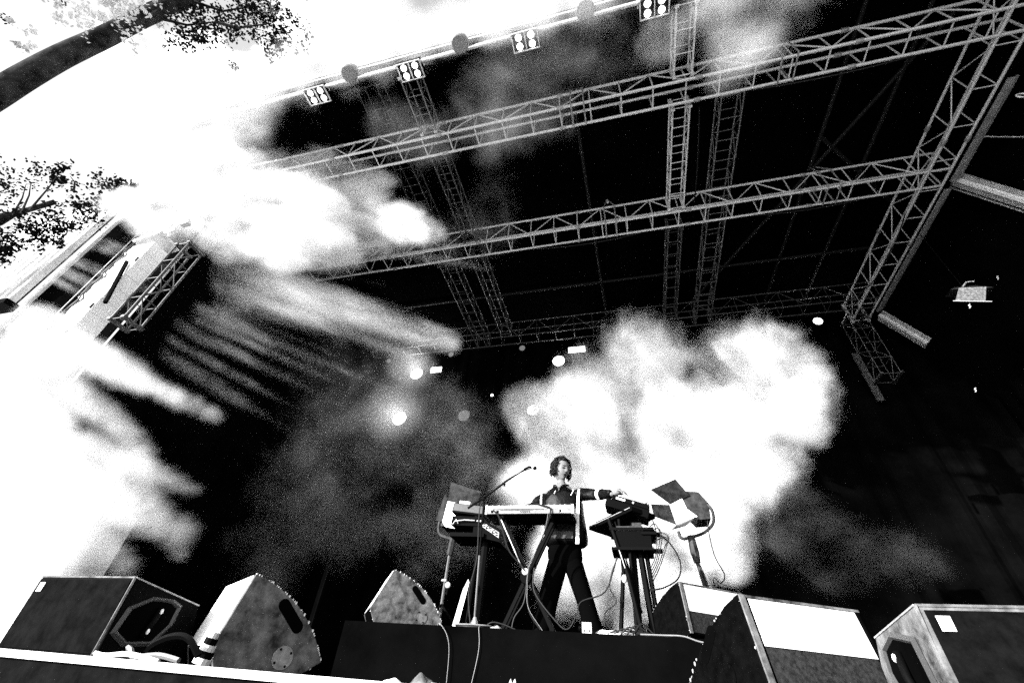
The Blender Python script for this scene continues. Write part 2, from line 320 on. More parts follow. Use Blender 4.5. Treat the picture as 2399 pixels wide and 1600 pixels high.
# ------------------------------------------------------------------ speaker column on the left
M_colw = mat('white_cabinet_paint', .85, .6, .2)
col = thing('line_array', 'sunlit white column of stacked speakers hanging at the edge of the stage', 'speaker', loc=(-7.50, 3.0, 0))
for k in range(8):
    z = 3.36+k*.263; tilt = math.radians(-5+k*.7)
    R = Matrix.Translation((0, 0, z)) @ Matrix.Rotation(tilt, 4, 'Y')
    m = MB(); m.box((-.20, -.15, 0), (.26, .15, .262), R); m.build('cabinet', M_colw, col, bevel=.01)
    MB().prism([R @ V((-.20, -.13, .02)), R @ V((-.36, -.13, .15)), R @ V((-.20, -.13, .25))], (0, .2, 0)).build('horn_flare', M_pale, col)
    if k % 2 == 0: MB().tube([R @ V((.24, -.16, .02)), R @ V((.24, -.16, .12))], .012, 5).build('latch', M_blackm, col)
MB().frame((.02, 0, 5.62), V((1, 0, .25)).normalized(), V((0, 1, 0)), V((-.25, 0, 1)).normalized(), .26, .2, .03).build('fly_bar', M_pale, col)
for dx in (-.12, .1): MB().tube([(dx, 0, 5.62), (dx*.3, 0, 8.2)], .014, 5).build('hoist_chain', M_pale, col)
for a in ((-.28, 5.72), (.18, 5.8), (.34, 6.0)): MB().prism([(a[0], -.1, a[1]), (a[0]+.17, -.1, a[1]+.03), (a[0]+.05, -.1, a[1]+.2)], (0, .08, 0)).build('bracket', M_pale, col)
for off, sag in ((-.20, .07), (-.16, .12)):
    pts = []
    for k in range(9):
        z = 5.5-k*.25; pts += [(-7.50+off-.0, 2.82, z), (-7.50+off+sag*(1 if k % 2 else .25), 2.81, z-.12)]
    tag(MB().tube(curve_pts(pts, 3), .011, 5).build('speaker_cable', M_cable), 'black cable looping down the %s of the speaker column' % ('outer edge' if sag < .1 else 'face'), 'cable', 'cables hanging on the speaker column')
tag(MB().tube([(-7.36, 2.81, 4.93), (-6.95, 2.81, 3.95)], .03, 6).build('tension_strap', M_blackm), 'black diagonal strap crossing the white speaker column', 'strap')
sub = thing('lower_speaker', 'small pale speaker hanging below the white column among loose cables', 'speaker', loc=(-7.45, 3.0, 2.98))
MB().box((-.15, -.2, 0), (.2, .2, .22)).build('cabinet', M_pale, sub, bevel=.01)
MB().tube(curve_pts([(-.2, -.22, .3), (-.02, -.22, .2), (-.18, -.22, .1), (-.24, -.22, .0), (-.1, -.22, .08), (.02, -.22, .04)], 4), .012, 5).build('cable_loop', M_cable, sub)
# corrugated white wall panel
cp = thing('corrugated_panel', 'white corrugated wall panel with dark bottom rail behind the leaves', 'panel')
m = MB(); 
for i in range(12):
    x = -10.75-i*.26; MB().prism([(x, 3.3, 5.05), (x-.04, 3.2, 5.05), (x-.15, 3.2, 5.05), (x-.19, 3.3, 5.05)], (0, 0, 3.3)).build('rib', M_pale, cp)
    MB().box((x-.255, 3.31, 5.05), (x-.001, 3.33, 8.35)).build('sheet', M_gdark, cp)
MB().box((-13.9, 3.15, 4.93), (-10.7, 3.4, 5.04)).build('bottom_rail', M_blackm, cp)
# ------------------------------------------------------------------ trees
def leaf_mesh(mb, c, r, n, size, squash=(1, 1, 1)):
    cen = []
    for _ in range(max(3, n//14)):
        q = V((random.gauss(0, .5), random.gauss(0, .5), random.gauss(0, .5))); cen.append(V((q.x*squash[0], q.y*squash[1], q.z*squash[2]))*r+V(c))
    for _ in range(n):
        while True:
            q = V((random.uniform(-1, 1), random.uniform(-1, 1), random.uniform(-1, 1)))
            if q.length < 1: break
        q = random.choice(cen)+V((random.gauss(0, 1), random.gauss(0, 1), random.gauss(0, 1)))*r*.11; s = size*random.uniform(.5, 1.3)
        a = V((random.gauss(0, 1), random.gauss(0, 1), random.gauss(0, 1))).normalized(); b = a.orthogonal().normalized()
        mb.add([q-a*s, q+b*s*.55-a*s*.3, q+b*s*.5+a*s*.4, q+a*s, q-b*s*.5+a*s*.4, q-b*s*.55-a*s*.3], [(0, 1, 2, 3, 4, 5)])
t = thing('large_tree', 'old tree whose thick dark bough crosses the bright sky', 'tree')
bough = [(-12.5, 1.0, -1.6), (-12.7, 1.1, 3.0), (-12.4, .95, 6.2), (-12.03, .91, 7.11), (-11.34, .81, 8.17), (-10.81, .71, 8.86), (-10.28, .64, 9.48), (-9.66, .61, 10.11), (-9.09, .56, 10.63), (-8.42, .54, 11.17), (-7.9, .47, 12.3)]
MB().tube(curve_pts(bough, 5), [.4, .37, .34, .32, .30]+[.28-.003*i for i in range(46)], 14).build('trunk', M_bark, t, True)
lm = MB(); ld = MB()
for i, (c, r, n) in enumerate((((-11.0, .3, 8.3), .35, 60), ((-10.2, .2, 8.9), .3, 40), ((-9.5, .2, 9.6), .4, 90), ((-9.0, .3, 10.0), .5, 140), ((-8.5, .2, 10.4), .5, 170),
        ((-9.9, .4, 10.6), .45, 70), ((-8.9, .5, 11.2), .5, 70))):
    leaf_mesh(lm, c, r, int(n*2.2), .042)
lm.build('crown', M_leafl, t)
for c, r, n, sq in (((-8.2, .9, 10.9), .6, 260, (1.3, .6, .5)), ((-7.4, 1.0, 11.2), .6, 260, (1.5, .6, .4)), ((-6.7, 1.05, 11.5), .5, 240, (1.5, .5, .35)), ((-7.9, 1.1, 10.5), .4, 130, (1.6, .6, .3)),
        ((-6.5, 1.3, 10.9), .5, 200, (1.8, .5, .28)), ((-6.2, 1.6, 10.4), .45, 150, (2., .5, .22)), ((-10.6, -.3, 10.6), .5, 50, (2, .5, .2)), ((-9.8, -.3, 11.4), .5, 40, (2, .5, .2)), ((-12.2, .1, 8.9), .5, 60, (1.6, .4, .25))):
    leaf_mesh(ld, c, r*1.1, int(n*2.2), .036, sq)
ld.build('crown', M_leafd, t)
for pts in (((-8.9, .6, 10.2), (-8.75, .55, 10.75), (-8.9, .5, 11.3)), ((-8.75, .55, 10.6), (-8.5, .5, 11.0)), ((-9.9, .7, 9.7), (-9.95, .6, 10.4)), ((-8.9, .6, 10.75), (-8.3, .9, 10.8), (-7.7, 1.0, 10.9)), ((-8.3, .5, 11.2), (-7.6, .9, 11.2), (-6.9, 1.0, 11.4)), ((-7.7, 1, 10.9), (-7.2, 1.2, 10.8), (-6.5, 1.3, 10.9)), ((-9.2, .5, 10.5), (-9.3, .4, 11.1), (-9.1, .4, 11.6))):
    MB().tube(pts, [.035, .022, .012][:len(pts)], 6).build('limb', M_bark, t)
t = thing('leafy_tree', 'tree with dark leaves dangling in front of the white corrugated panel', 'tree')
MB().tube(curve_pts([(-12.6, 2.2, -1.6), (-12.5, 2.3, 2.0), (-12.2, 2.2, 5.0), (-11.6, 2.3, 6.3), (-10.8, 2.5, 7.2)], 5), [.3]*6+[.25]*5+[.12]*6+[.05]*4, 8).build('trunk', M_bark, t, True)
for k in range(16):
    b0 = V((-12.2, 2.2, 5.2)).lerp(V((-10.5, 2.5, 7.5)), random.random()); e0 = b0+V((random.uniform(-.9, .9), random.uniform(-.3, .1), random.uniform(-.2, 1.1)))
    MB().tube([b0, b0.lerp(e0, .5)+V((0, 0, .08)), e0], [.022, .014, .005], 5).build('limb', M_bark, t)
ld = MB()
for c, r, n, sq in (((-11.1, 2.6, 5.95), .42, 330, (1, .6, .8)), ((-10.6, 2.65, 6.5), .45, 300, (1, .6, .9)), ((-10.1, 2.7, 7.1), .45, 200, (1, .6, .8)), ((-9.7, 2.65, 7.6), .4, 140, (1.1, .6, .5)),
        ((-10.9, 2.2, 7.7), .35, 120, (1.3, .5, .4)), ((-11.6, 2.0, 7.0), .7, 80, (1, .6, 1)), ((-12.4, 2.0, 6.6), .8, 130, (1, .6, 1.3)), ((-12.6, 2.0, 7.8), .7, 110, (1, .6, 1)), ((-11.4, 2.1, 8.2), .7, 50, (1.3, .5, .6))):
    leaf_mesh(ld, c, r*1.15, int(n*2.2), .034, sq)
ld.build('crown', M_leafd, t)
# white marquee roof low beside the stage
t = thing('marquee_tent', 'white marquee roof low beside the stage, sunk in smoke', 'tent')
MB().prism([(-8.44, 3.5, 2.93), (-7.0, 3.5, 2.1), (-5.85, 3.5, 1.52), (-5.45, 3.5, 1.28), (-5.45, 3.5, .06), (-8.6, 3.5, .06)], (0, .4, 0)).build('canopy', M_pale, t)
for x in (-8.4, -7.8): MB().tube([(x, 3.7, -1.6), (x, 3.7, .2)], .03).build('pole', M_alu, t)
# ------------------------------------------------------------------ wedge monitors and cabinets
def wedge(name, lab, A, n, s, fz, w, prof, k=1.0, body=None, face='plain', holes=(), plates=(), group=None, scuff=None):
    A = V(A); n = V(n).normalized(); s = V(s).normalized()
    t = thing(name, lab, 'monitor speaker', group, loc=(A.x, A.y, fz)); n = V((n.x, n.y, 0)); s = V((s.x, s.y, 0))
    P = lambda u, v, a=0: s*(u*k)+V((0, 0, v*k))+n*a
    pr = prof; th = .018
    MB().prism([P(u, v, th) for u, v in pr], n*(w-2*th)).build('body', M_blackg, t, bevel=.004)
    c = V((sum(p[0] for p in pr)/len(pr), sum(p[1] for p in pr)/len(pr)))
    for a in (0, w-th):
        MB().prism([P(u+(u-c.x)*.012, v+(v-c.y)*.012, a) for u, v in pr], n*th).build('side_panel', body or M_blackg, t, bevel=.004)
    for (u0, v0, u1, v1, r) in holes:                        # slot handle hole, its shade drawn as a dark plate
        d = V((u1-u0, v1-v0)).normalized(); q = V((-d.y, d.x)); pts = []
        for i in range(9): a = math.pi*i/8; pts.append((u1+r*(math.sin(a)*d.x+math.cos(a)*q.x), v1+r*(math.sin(a)*d.y+math.cos(a)*q.y)))
        for i in range(9): a = math.pi+math.pi*i/8; pts.append((u0+r*(math.sin(a)*d.x+math.cos(a)*q.x), v0+r*(math.sin(a)*d.y+math.cos(a)*q.y)))
        MB().prism([P(u, v, -.002) for u, v in pts], n*.01).build('slot_shade', M_cloth, t)
    for (u, v, r, m) in plates:
        MB().prism([P(u+r*math.cos(i*.2618), v+r*math.sin(i*.2618), -.004) for i in range(24)], n*.012).build('round_plate', m, t)
        for i in range(4):
            a = .6+i*math.pi/2; q = (u+r*.8*math.cos(a), v+r*.8*math.sin(a))
            MB().prism([P(q[0]+.006*math.cos(j), q[1]+.006*math.sin(j), -.007) for j in range(6)], n*.004).build('screw', M_blackm, t)
    # sunk front panel: upper grille with the sun glare put into its white, lower dark grille, frame
    a0 = V(pr[0]); a1 = V(pr[-1]); L = (a1-a0).length; d = (a1-a0)/L; o = V((d.y, -d.x)) if V((d.y, -d.x)).x < 0 else V((-d.y, d.x))
    def F(x, y, h=.003):   # x along width, y down the face
        q = a0+d*y+o*h; return P(q.x, q.y, x)
    if face == 'grille':
        y1 = L*.57
        MB().prism([F(.045, .012), F(w-.03, .012), F(w-.03, y1), F(.045, y1)], n*0+(F(0, 0, .007)-F(0, 0, .003))).build('sunlit_panel', M_white, t)
        MB().prism([F(.045, y1+.003), F(w-.03, y1+.003), F(w-.03, L*.97), F(.045, L*.97)], (F(0, 0, .005)-F(0, 0, .003))).build('lower_grille', M_gdark, t)
        MB().prism([F(.004, .0), F(.03, .0), F(.03, L), F(.004, L)], (F(0, 0, .012)-F(0, 0, .003))).build('edge_trim', M_grey, t)
        MB().prism([F(.03, .0), F(w-.004, .0), F(w-.004, .010), F(.03, .010)], (F(0, 0, .010)-F(0, 0, .003))).build('edge_trim', M_grey, t)
    elif face == 'pale':
        MB().prism([F(.01, .008), F(w-.01, .008), F(w-.01, L*.98), F(.01, L*.98)], (F(0, 0, .008)-F(0, 0, .003))).build('sunlit_front', M_white, t)  # sunlight on this face is put into its white colour
    # chipped corners
    m = MB()
    for i in range(46):
        j = random.randrange(len(pr)); p, q = V(pr[j]), V(pr[(j+1) % len(pr)]); e = p+(q-p)*random.random(); r = random.uniform(.002, .006)
        m.ball(P(e.x+(e.x-c.x)*.012, e.y+(e.y-c.y)*.012, random.choice((0, 0, .004))), (r, r, r*random.uniform(.6, 2)), 5, 3)
    m.build('chipped_edge', M_pale if body else M_greyl, t)['kind'] = 'stuff'
    return t, P
wp = [(0, .403), (.119, .368), (.262, .297), (.385, .191), (.455, .095), (.47, .075), (.36, .0), (-.021, .0), (-.064, .086)]
# smoother back curve
def curved(pr):
    top = curve_pts([(u, v, 0) for u, v in pr[:5]], 4); return [(p.x, p.y) for p in top]+pr[5:]
wpc = curved(wp)
wedge('stage_monitor', 'scuffed grey wedge monitor with round plate and slot handle at the stage lip', (-1.929, 2.124, 0), (-.816, .578, 0), (.578, .816, 0), FZ, .6, wpc, 1, M_grey, 'pale',
      holes=[(.188, .292, .292, .205, .028)], plates=[(.268, .072, .05, M_greyl)], group='wedge monitors')
wpm = curved([(0, .403), (.119, .368), (.262, .297), (.385, .191), (.455, .095), (.47, .075), (.38, .0), (-.06, .0), (-.125, .11)])
m2 = wedge('stage_monitor', 'small scuffed grey wedge monitor standing on the riser', (-2.43, 4.52, 0), (-.56, .83, 0), (.83, .56, 0), RZ, .62, wpm, 1.22, M_grey, 'pale',
      holes=[(.20, .285, .285, .205, .024)], plates=[(.29, .09, .05, M_grey)], group='wedge monitors')
wpr = [(0, .361), (.10, .335), (.20, .292), (.30, .232), (.40, .150), (.455, .07), (.47, .02), (.45, 0), (.01, 0), (-.038, .035)]
wedge('stage_monitor', 'black wedge monitor with sunlit-white upper panel on the riser behind the nearer one', (.331, 4.34, 0), (.81, .587, 0), (-.587, .81, 0), RZ, .68, wpr, 1.13, None, 'grille', group='wedge monitors')
wpq = [(0, .403), (.10, .372), (.207, .318), (.32, .248), (.42, .166), (.49, .09), (.50, .03), (.47, 0), (-.03, 0), (-.064, .086)]
wedge('stage_monitor', 'large black wedge monitor with sunlit-white upper panel nearest the camera', (.406, 2.287, 0), (.891, .453, 0), (-.453, .891, 0), FZ, .6, wpq, 1, None, 'grille',
      holes=[(.235, .285, .31, .205, .03)], plates=[(.16, .13, .045, M_blackg)], group='wedge monitors')
# the two big black cabinets with octagonal side handles
def cabinet(lab, A, n, s, fz, w, prof, hand, bar, body, patch):
    A = V(A); n = V((n[0], n[1], 0)).normalized(); s = V((s[0], s[1], 0)).normalized()
    t = thing('floor_speaker', lab, 'floor speaker', None, loc=(A.x, A.y, fz)); P = lambda u, v, a=0: s*u+V((0, 0, v))+n*a
    MB().prism([P(u, v) for u, v in prof], n*w).build('cabinet', body, t, bevel=.006)
    c = V((sum(h[0] for h in hand)/len(hand), sum(h[1] for h in hand)/len(hand)))
    N = len(hand); outer = [P(c.x+(u-c.x)*1.22, c.y+(v-c.y)*1.22, -.003) for u, v in hand]; mid = [P(c.x+(u-c.x)*1.08, c.y+(v-c.y)*1.08, -.012) for u, v in hand]; inn = [P(u, v, -.004) for u, v in hand]
    m = MB(); m.add(outer+mid+inn, [(i, (i+1) % N, N+(i+1) % N, N+i) for i in range(N)]+[(N+i, N+(i+1) % N, 2*N+(i+1) % N, 2*N+i) for i in range(N)]); m.build('handle_rim', M_rimm, t)
    MB().prism([P(u, v, -.003) for u, v in hand], n*.002).build('recess_shade', M_cloth, t)  # flat dark plate paints the shade inside the handle
    (b0, b1) = bar; MB().tube([P(b0[0], b0[1], -.014), P((b0[0]+b1[0])/2, (b0[1]+b1[1])/2, -.022), P(b1[0], b1[1], -.014)], .014, 8).build('handle_bar', M_blackm, t, True)
    for f in (.12, .82):
        q = V(b0)+(V(b1)-V(b0))*f; MB().ball(P(q.x, q.y, -.03), (.008, .008, .014), 6, 4).build('rivet', M_pale, t)
    # front cloth grille inset and its frame
    v0 = prof[0][1]; MB().prism([P(prof[-1][0]*.95-.004, .018, .02), P(-.004, v0-.014, .02), P(-.004, v0-.014, w-.015), P(prof[-1][0]*.95-.004, .018, w-.015)], s*-.004).build('front_grille', M_fascia, t)
    MB().tube([P(-.003, .0, .004), P(-.003, v0, .004)], .006, 6).build('edge_trim', M_grey, t)
    MB().tube([P(0, v0, .004), P(0, v0, w-.004)], .005, 6).build('edge_trim', M_grey, t)
    MB().tube([P(0, v0, 0), P(prof[1][0], prof[1][1], 0)], .004, 6).build('edge_trim', M_greyl, t)
    (x0, y0, x1, y1, dx) = patch
    MB().prism([P(-.012, v0-y0, x0), P(-.012, v0-y0, x1), P(-.012, v0-y1, x1+dx), P(-.012, v0-y1, x0+dx)], s*.003).build('badge', M_pale, t)
    return t
M_rimm = mat('moulded_rim', .03, .45, .4)
cabinet('wide black floor speaker with octagonal side handle at the near end of the lip', (-2.506, 1.958, 0), (-.997, .073), (.073, .997), FZ, .75,
        [(0, .340), (.426, .283), (.487, .07), (.47, 0), (.011, 0)], [(.148, .26), (.247, .266), (.297, .25), (.295, .174), (.241, .092), (.121, .078), (.047, .114), (.063, .207)],
        ((.205, .235), (.175, .105)), M_blackg, (.67, .03, .71, .075, -.003))
cabinet('black floor speaker with square white badge cut off by the picture edge', (.885, 1.939, 0), (.997, -.078), (.078, .997), FZ, .62,
        [(0, .324), (.50, .290), (.56, .20), (.55, .0), (-.021, 0)], [(.13, .23), (.30, .262), (.42, .235), (.44, .17), (.36, .05), (.2, .03), (.10, .08)],
        ((.28, .22), (.22, .07)), M_grey, (.042, .030, .080, .072, .0))

# ------------------------------------------------------------------ keyboard and its stand
def fr(t, name, c, half, m, rz=0, ry=0, rx=0, bevel=0):
    R = Matrix.Translation(c) @ Matrix.Rotation(rz, 4, 'Z') @ Matrix.Rotation(ry, 4, 'Y') @ Matrix.Rotation(rx, 4, 'X')
    return MB().box([-h for h in half], half, R).build(name, m, t, bevel=bevel)
M_synt = mat('synth_top_panel', .22, .5, .3, var=.3, scale=30)
M_syn = mat('pale_synth_panel', .14, .5, .3, var=.35, scale=25)
kb = thing('keyboard', 'silver backed synthesizer keyboard on the crossed stand in front of the player', 'keyboard', loc=(-1.01, 4.58, 1.52))
fr(kb, 'body', (0, 0, -.005), (.455, .175, .04), M_blackp)
MB().box((-.44, -.182, -.038), (.44, -.176, .005)).build('port_panel', M_syn, kb)
MB().prism([(-.44, -.182, .008), (-.44, -.182, .044), (-.44, -.03, .062), (-.44, -.03, .02)], (.88, 0, 0)).build('top_panel', M_synt, kb)
MB().box((-.38, -.186, .004), (.16, -.1825, .0085)).build('groove', M_blackp, kb); MB().box((-.3, -.186, -.006), (.05, -.1825, -.003)).build('groove', M_blackp, kb)
for x in (-.46, .44): MB().prism([(x, -.19, -.045), (x, -.19, .048), (x, .16, .066), (x, .18, -.03)], (.02, 0, 0)).build('cheek', M_white, kb)
for x in (-.40, -.34, .32): MB().box((x, -.187, -.03), (x+.022, -.1825, -.006)).build('socket', M_blackp, kb)
for i in range(5): MB().tube([(-.08+i*.022, -.1825, -.02), (-.08+i*.022, -.19, -.02)], .006, 8).build('jack', M_blackm, kb)
MB().box((.33, -.187, -.032), (.375, -.1825, -.006)).build('label_plate', M_white, kb)
for i, x in enumerate((-.40, -.33, -.2, -.02, .12, .2, .26, .32, .37)): MB().tube([(x, -.14, .045), (x, -.14, .060)], .0065, 8).build('knob', M_knob, kb)
for i in range(24):
    MB().box((-.42+i*.035, .05, .034), (-.42+i*.035+.033, .175, .04)).build('key', M_white, kb)
st = thing('keyboard_stand', 'black crossed double tube stand under the silver keyboard', 'stand', loc=(-1.0, 4.5, RZ))
for dy in (0.0, .09):
    MB().tube([(-.29, dy-.02, .97), (-.02, dy-.02, .48), (.25, dy-.02, .0)], .022, 4).build('tube', M_blackm, st)
    MB().tube([(.22, dy+.04, .97), (-.02, dy+.04, .48), (-.25, dy+.04, .0)], .022, 4).build('tube', M_blackm, st)
MB().tube([(-.31, -.04, .97), (-.04, -.04, .48)], .006, 5).build('edge_strip', M_rail, st)
MB().tube([(-.02, -.05, .44), (-.02, .0, .44)], [.055, .06], 16).build('clutch', M_blackp, st)
MB().ball((-.025, -.055, .485), (.034, .012, .03), 10, 6).build('clutch_cap', M_pale, st, True)
for x in (-.29, .22): MB().tube([(x, -.1, .975), (x, .2, .975)], .018, 8).build('support_arm', M_blackm, st)
for x in (-.25, .25): MB().tube([(x, -.15, .02), (x, .25, .02)], .02, 8).build('foot', M_blackm, st)
# mic stand
ms = thing('microphone_stand', 'boom microphone stand reaching up towards the player face', 'microphone stand', loc=(-1.48, 4.45, RZ))
MB().tube([(0, 0, .0), (0, 0, .02), (0, 0, .06), (0, 0, .1)], [.05, .045, .03, .012], 14).build('weighted_base', M_rail, ms, True)
MB().tube([(0, 0, .05), (-.02, 0, .62)], .011, 8).build('lower_pole', M_alud, ms); MB().tube([(-.02, 0, .60), (-.04, 0, 1.17)], .008, 8).build('upper_pole', M_blackm, ms)
MB().ball((-.04, -.01, 1.185), (.022, .02, .028), 10, 6).build('clutch', M_blackm, ms, True)
MB().tube([(-.22, .03, 1.10), (-.04, 0, 1.20), (.18, -.02, 1.345)], [.013, .011, .010], 8).build('boom', M_blackm, ms)
MB().tube([(.16, -.02, 1.335), (.40, -.04, 1.485)], .007, 8).build('boom_tip', M_blackm, ms)
MB().tube([(.18, -.02, 1.345), (.185, -.02, 1.315)], .011, 8).build('thumb_screw', M_blackm, ms)
mi = thing('microphone', 'small microphone clipped to the end of the boom', 'microphone', loc=(-1.08, 4.41, RZ+1.485))
MB().tube([(0, 0, 0), (.05, 0, .028), (.10, 0, .018)], [.014, .012, .015], 10).build('handle', M_blackm, mi, True)
MB().ball((.118, 0, .012), .021, 12, 8).build('head', M_blackm, mi, True); MB().tube([(.09, 0, .030), (.10, 0, .012)], .017, 10).build('collar', M_pale, mi)
tag(MB().tube(curve_pts([(-.98, 4.40, RZ+1.50), (-1.12, 4.42, RZ+1.46), (-1.3, 4.44, RZ+1.37), (-1.52, 4.47, RZ+1.19), (-1.56, 4.46, RZ+1.05), (-1.53, 4.46, RZ+.6), (-1.57, 4.45, RZ+.3), (-1.5, 4.4, RZ+.03)], 5), .006, 5).build('microphone_cable', M_cable), 'thin black cable wound down the boom microphone stand', 'cable')
# left side electronics
le = thing('mixer_rack', 'dark equipment boxes with a tilted mixer strip beside the microphone stand', 'mixer', loc=(-1.8, 4.9, 1.5))
fr(le, 'case', (-.0, 0, .16), (.20, .14, .055), M_blackp, ry=.12, bevel=.004)
fr(le, 'case_front', (-.0, -.142, .165), (.185, .003, .04), M_gdark, ry=.12)
fr(le, 'tape_patch', (-.08, -.05, .25), (.065, .03, .022), M_white, ry=.12)
fr(le, 'lower_case', (-.0, .0, .03), (.19, .13, .05), M_blackp, ry=.05)
fr(le, 'shelf', (.02, .05, -.12), (.20, .2, .02), M_blackp, ry=.02)
MB().prism([(.08, -.12, .1), (.40, -.12, -.06), (.40, -.12, -.19), (.08, -.12, -.12)], (0, .3, 0)).build('mixer_body', M_blackp, le)
MB().prism([(.10, -.125, .06), (.385, -.125, -.09), (.385, -.125, -.15), (.10, -.125, .02)], (0, .004, 0)).build('mixer_panel', M_greyl, le)
for i in range(7):
    for j in range(2):
        x = .12+i*.038; z = .045-i*.0235-j*.024; MB().tube([(x, -.126, z), (x+.006, -.145, z+.006)], .007, 6).build('fader_knob', M_knob if (i+j) % 2 else M_blackp, le)
MB().tube([(-.14, -.16, .02), (-.02, -.17, .03), (.1, -.16, .025)], .007, 6).build('bracket', M_rail, le)
MB().tube([(-.16, -.15, -.01), (-.12, -.16, .04), (-.1, -.15, .0)], .006, 6).build('bracket', M_rail, le)
ls = thing('mixer_stand', 'thick black column stand under the tilted mixer', 'stand', loc=(-1.63, 4.95, RZ))
MB().tube([(0, 0, 0), (.02, 0, .9)], [.05, .045], 8).build('column', M_blackm, ls); MB().tube([(-.09, -.03, .0), (-.05, -.03, .9)], [.02, .02], 8).build('rail', M_blackm, ls)
MB().box((-.2, -.3, 0), (.2, .2, .02)).build('foot_plate', M_blackm, ls)
tag(MB().prism([(-1.83, 4.8, .5), (-1.77, 4.8, .5), (-1.70, 4.8, .92), (-1.715, 4.8, .95), (-1.76, 4.8, .85)], (0, .01, 0)).build('white_paper', M_pale), 'narrow pale strip of sheet leaning against the mixer stand', 'sheet')
# ------------------------------------------------------------------ lamps with barn doors
def fresnel(lab, loc, pts_top, face, lower, base, yoke_r, sidelit, side):
    t = thing('barn_door_lamp', lab, 'stage light', 'lamps with barn doors beside the player', loc=loc); return t
def quad(t, name, pts, m, d=(0, .012, 0)): return MB().prism([V(p) for p in pts], d).build(name, m, t)
M_dusty = mat('dusty_black_metal', .014, .6, .2, var=.9, scale=14)
lt = thing('barn_door_lamp', 'barn door lamp behind the equipment boxes, its lit face half hidden', 'stage light', 'lamps with barn doors beside the player', loc=(-2.25, 5.5, RZ))
quad(lt, 'barn_door', [(-.09, -.12, 1.77), (.36, -.12, 1.63), (.27, .0, 1.50), (-.14, .0, 1.55)], M_dusty)
quad(lt, 'lit_face', [(-.15, 0, 1.56), (.12, 0, 1.50), (.14, 0, 1.24), (-.20, 0, 1.29)], M_diff)
quad(lt, 'lower_door', [(-.16, -.02, 1.275), (.14, -.02, 1.225), (.14, -.12, 1.15), (-.07, -.12, 1.19)], M_diff)  # door leaf glows: the lamp light on it is put in as emission
quad(lt, 'side_door', [(-.14, 0, 1.56), (-.17, 0, 1.28), (-.26, -.02, 1.3), (-.19, -.02, 1.66)], M_dusty)
MB().box((-.20, .03, 1.24), (.15, .36, 1.60)).build('housing', M_dusty, lt)
MB().tube(curve_pts([(-.19, .1, 1.40), (-.25, .1, 1.3), (-.22, .1, 1.16), (-.05, .1, 1.10), (.1, .1, 1.08), (.2, .1, 1.2)], 4), .022, 6).build('yoke', M_dusty, lt)
MB().tube([(-.02, .1, 1.1), (-.04, .1, .9)], .045, 8).build('socket_sleeve', M_dusty, lt)
MB().tube([(-.04, .1, .95), (-.03, .05, .0)], .020, 8).build('pole', M_alud, lt)
for z in (.25, .6): MB().tube([(-.06, .02, z), (.0, .02, z)], .014, 6).build('clamp', M_rail, lt)
for a in (0, 2.1, 4.2): MB().tube([(-.03, .05, .35), (-.03+math.cos(a)*.35, .05+math.sin(a)*.3, .01)], .012, 6).build('leg', M_blackm, lt)
rl = thing('barn_door_lamp', 'barn door lamp on a leaning stand at the edge of the smoke cloud', 'stage light', 'lamps with barn doors beside the player', loc=(.5, 5.6, RZ))
quad(rl, 'barn_door', [(.08, -.10, 1.78), (-.23, -.16, 1.63), (-.02, .0, 1.51), (.22, .0, 1.61)], M_dusty)
quad(rl, 'side_door', [(-.25, -.12, 1.47), (-.03, .0, 1.50), (.01, .0, 1.27), (-.235, -.12, 1.33)], M_dusty)
quad(rl, 'lit_face', [(-.015, 0, 1.50), (.125, 0, 1.575), (.16, 0, 1.45), (.26, 0, 1.36), (.02, 0, 1.275)], M_diff)
quad(rl, 'lower_door', [(.02, -.02, 1.265), (.25, -.02, 1.355), (.10, -.14, 1.21), (-.06, -.14, 1.17)], M_dusty)
MB().prism([(.11, .02, 1.61), (.19, .02, 1.67), (.33, .02, 1.66), (.42, .02, 1.52), (.41, .02, 1.34), (.26, .02, 1.33), (.16, .02, 1.46)], (0, .3, 0)).build('housing', M_dusty, rl)
for k in range(4): MB().box((.19+k*.03, .325, 1.42), (.205+k*.03, .335, 1.56)).build('vent', M_blackm, rl)
MB().tube(curve_pts([(.40, .0, 1.5), (.44, .0, 1.42), (.43, .05, 1.3), (.32, .1, 1.21), (.18, .1, 1.16), (.06, .1, 1.14), (.03, .1, 1.22)], 4), .017, 6).build('yoke', M_dusty, rl)
MB().tube([(.16, .1, 1.17), (.17, .1, .99), (.18, .1, .88)], [.04, .05, .035], 8).build('socket_sleeve', M_dusty, rl)
MB().tube([(.18, .1, .9), (.30, .1, .0)], [.022, .03], 8).build('pole', M_dusty, rl); MB().tube([(.20, .08, .85), (.36, .0, .0)], .010, 6).build('leg', M_dusty, rl)
for a in (0, 2.1, 4.2): MB().tube([(.26, .1, .4), (.28+math.cos(a)*.4, .1+math.sin(a)*.3, .01)], .012, 6).build('leg', M_blackm, rl)
tag(MB().tube(curve_pts([(.88, 5.65, RZ+1.4), (.86, 5.65, RZ+1.2), (.87, 5.66, RZ+.95), (.93, 5.65, RZ+.75), (.86, 5.6, RZ+.66), (.8, 5.6, RZ+.7), (.78, 5.6, RZ+.4)], 6), .006, 5).build('lamp_cable', M_cable), 'thin cable hanging from the barn door lamp on its leaning stand', 'cable')
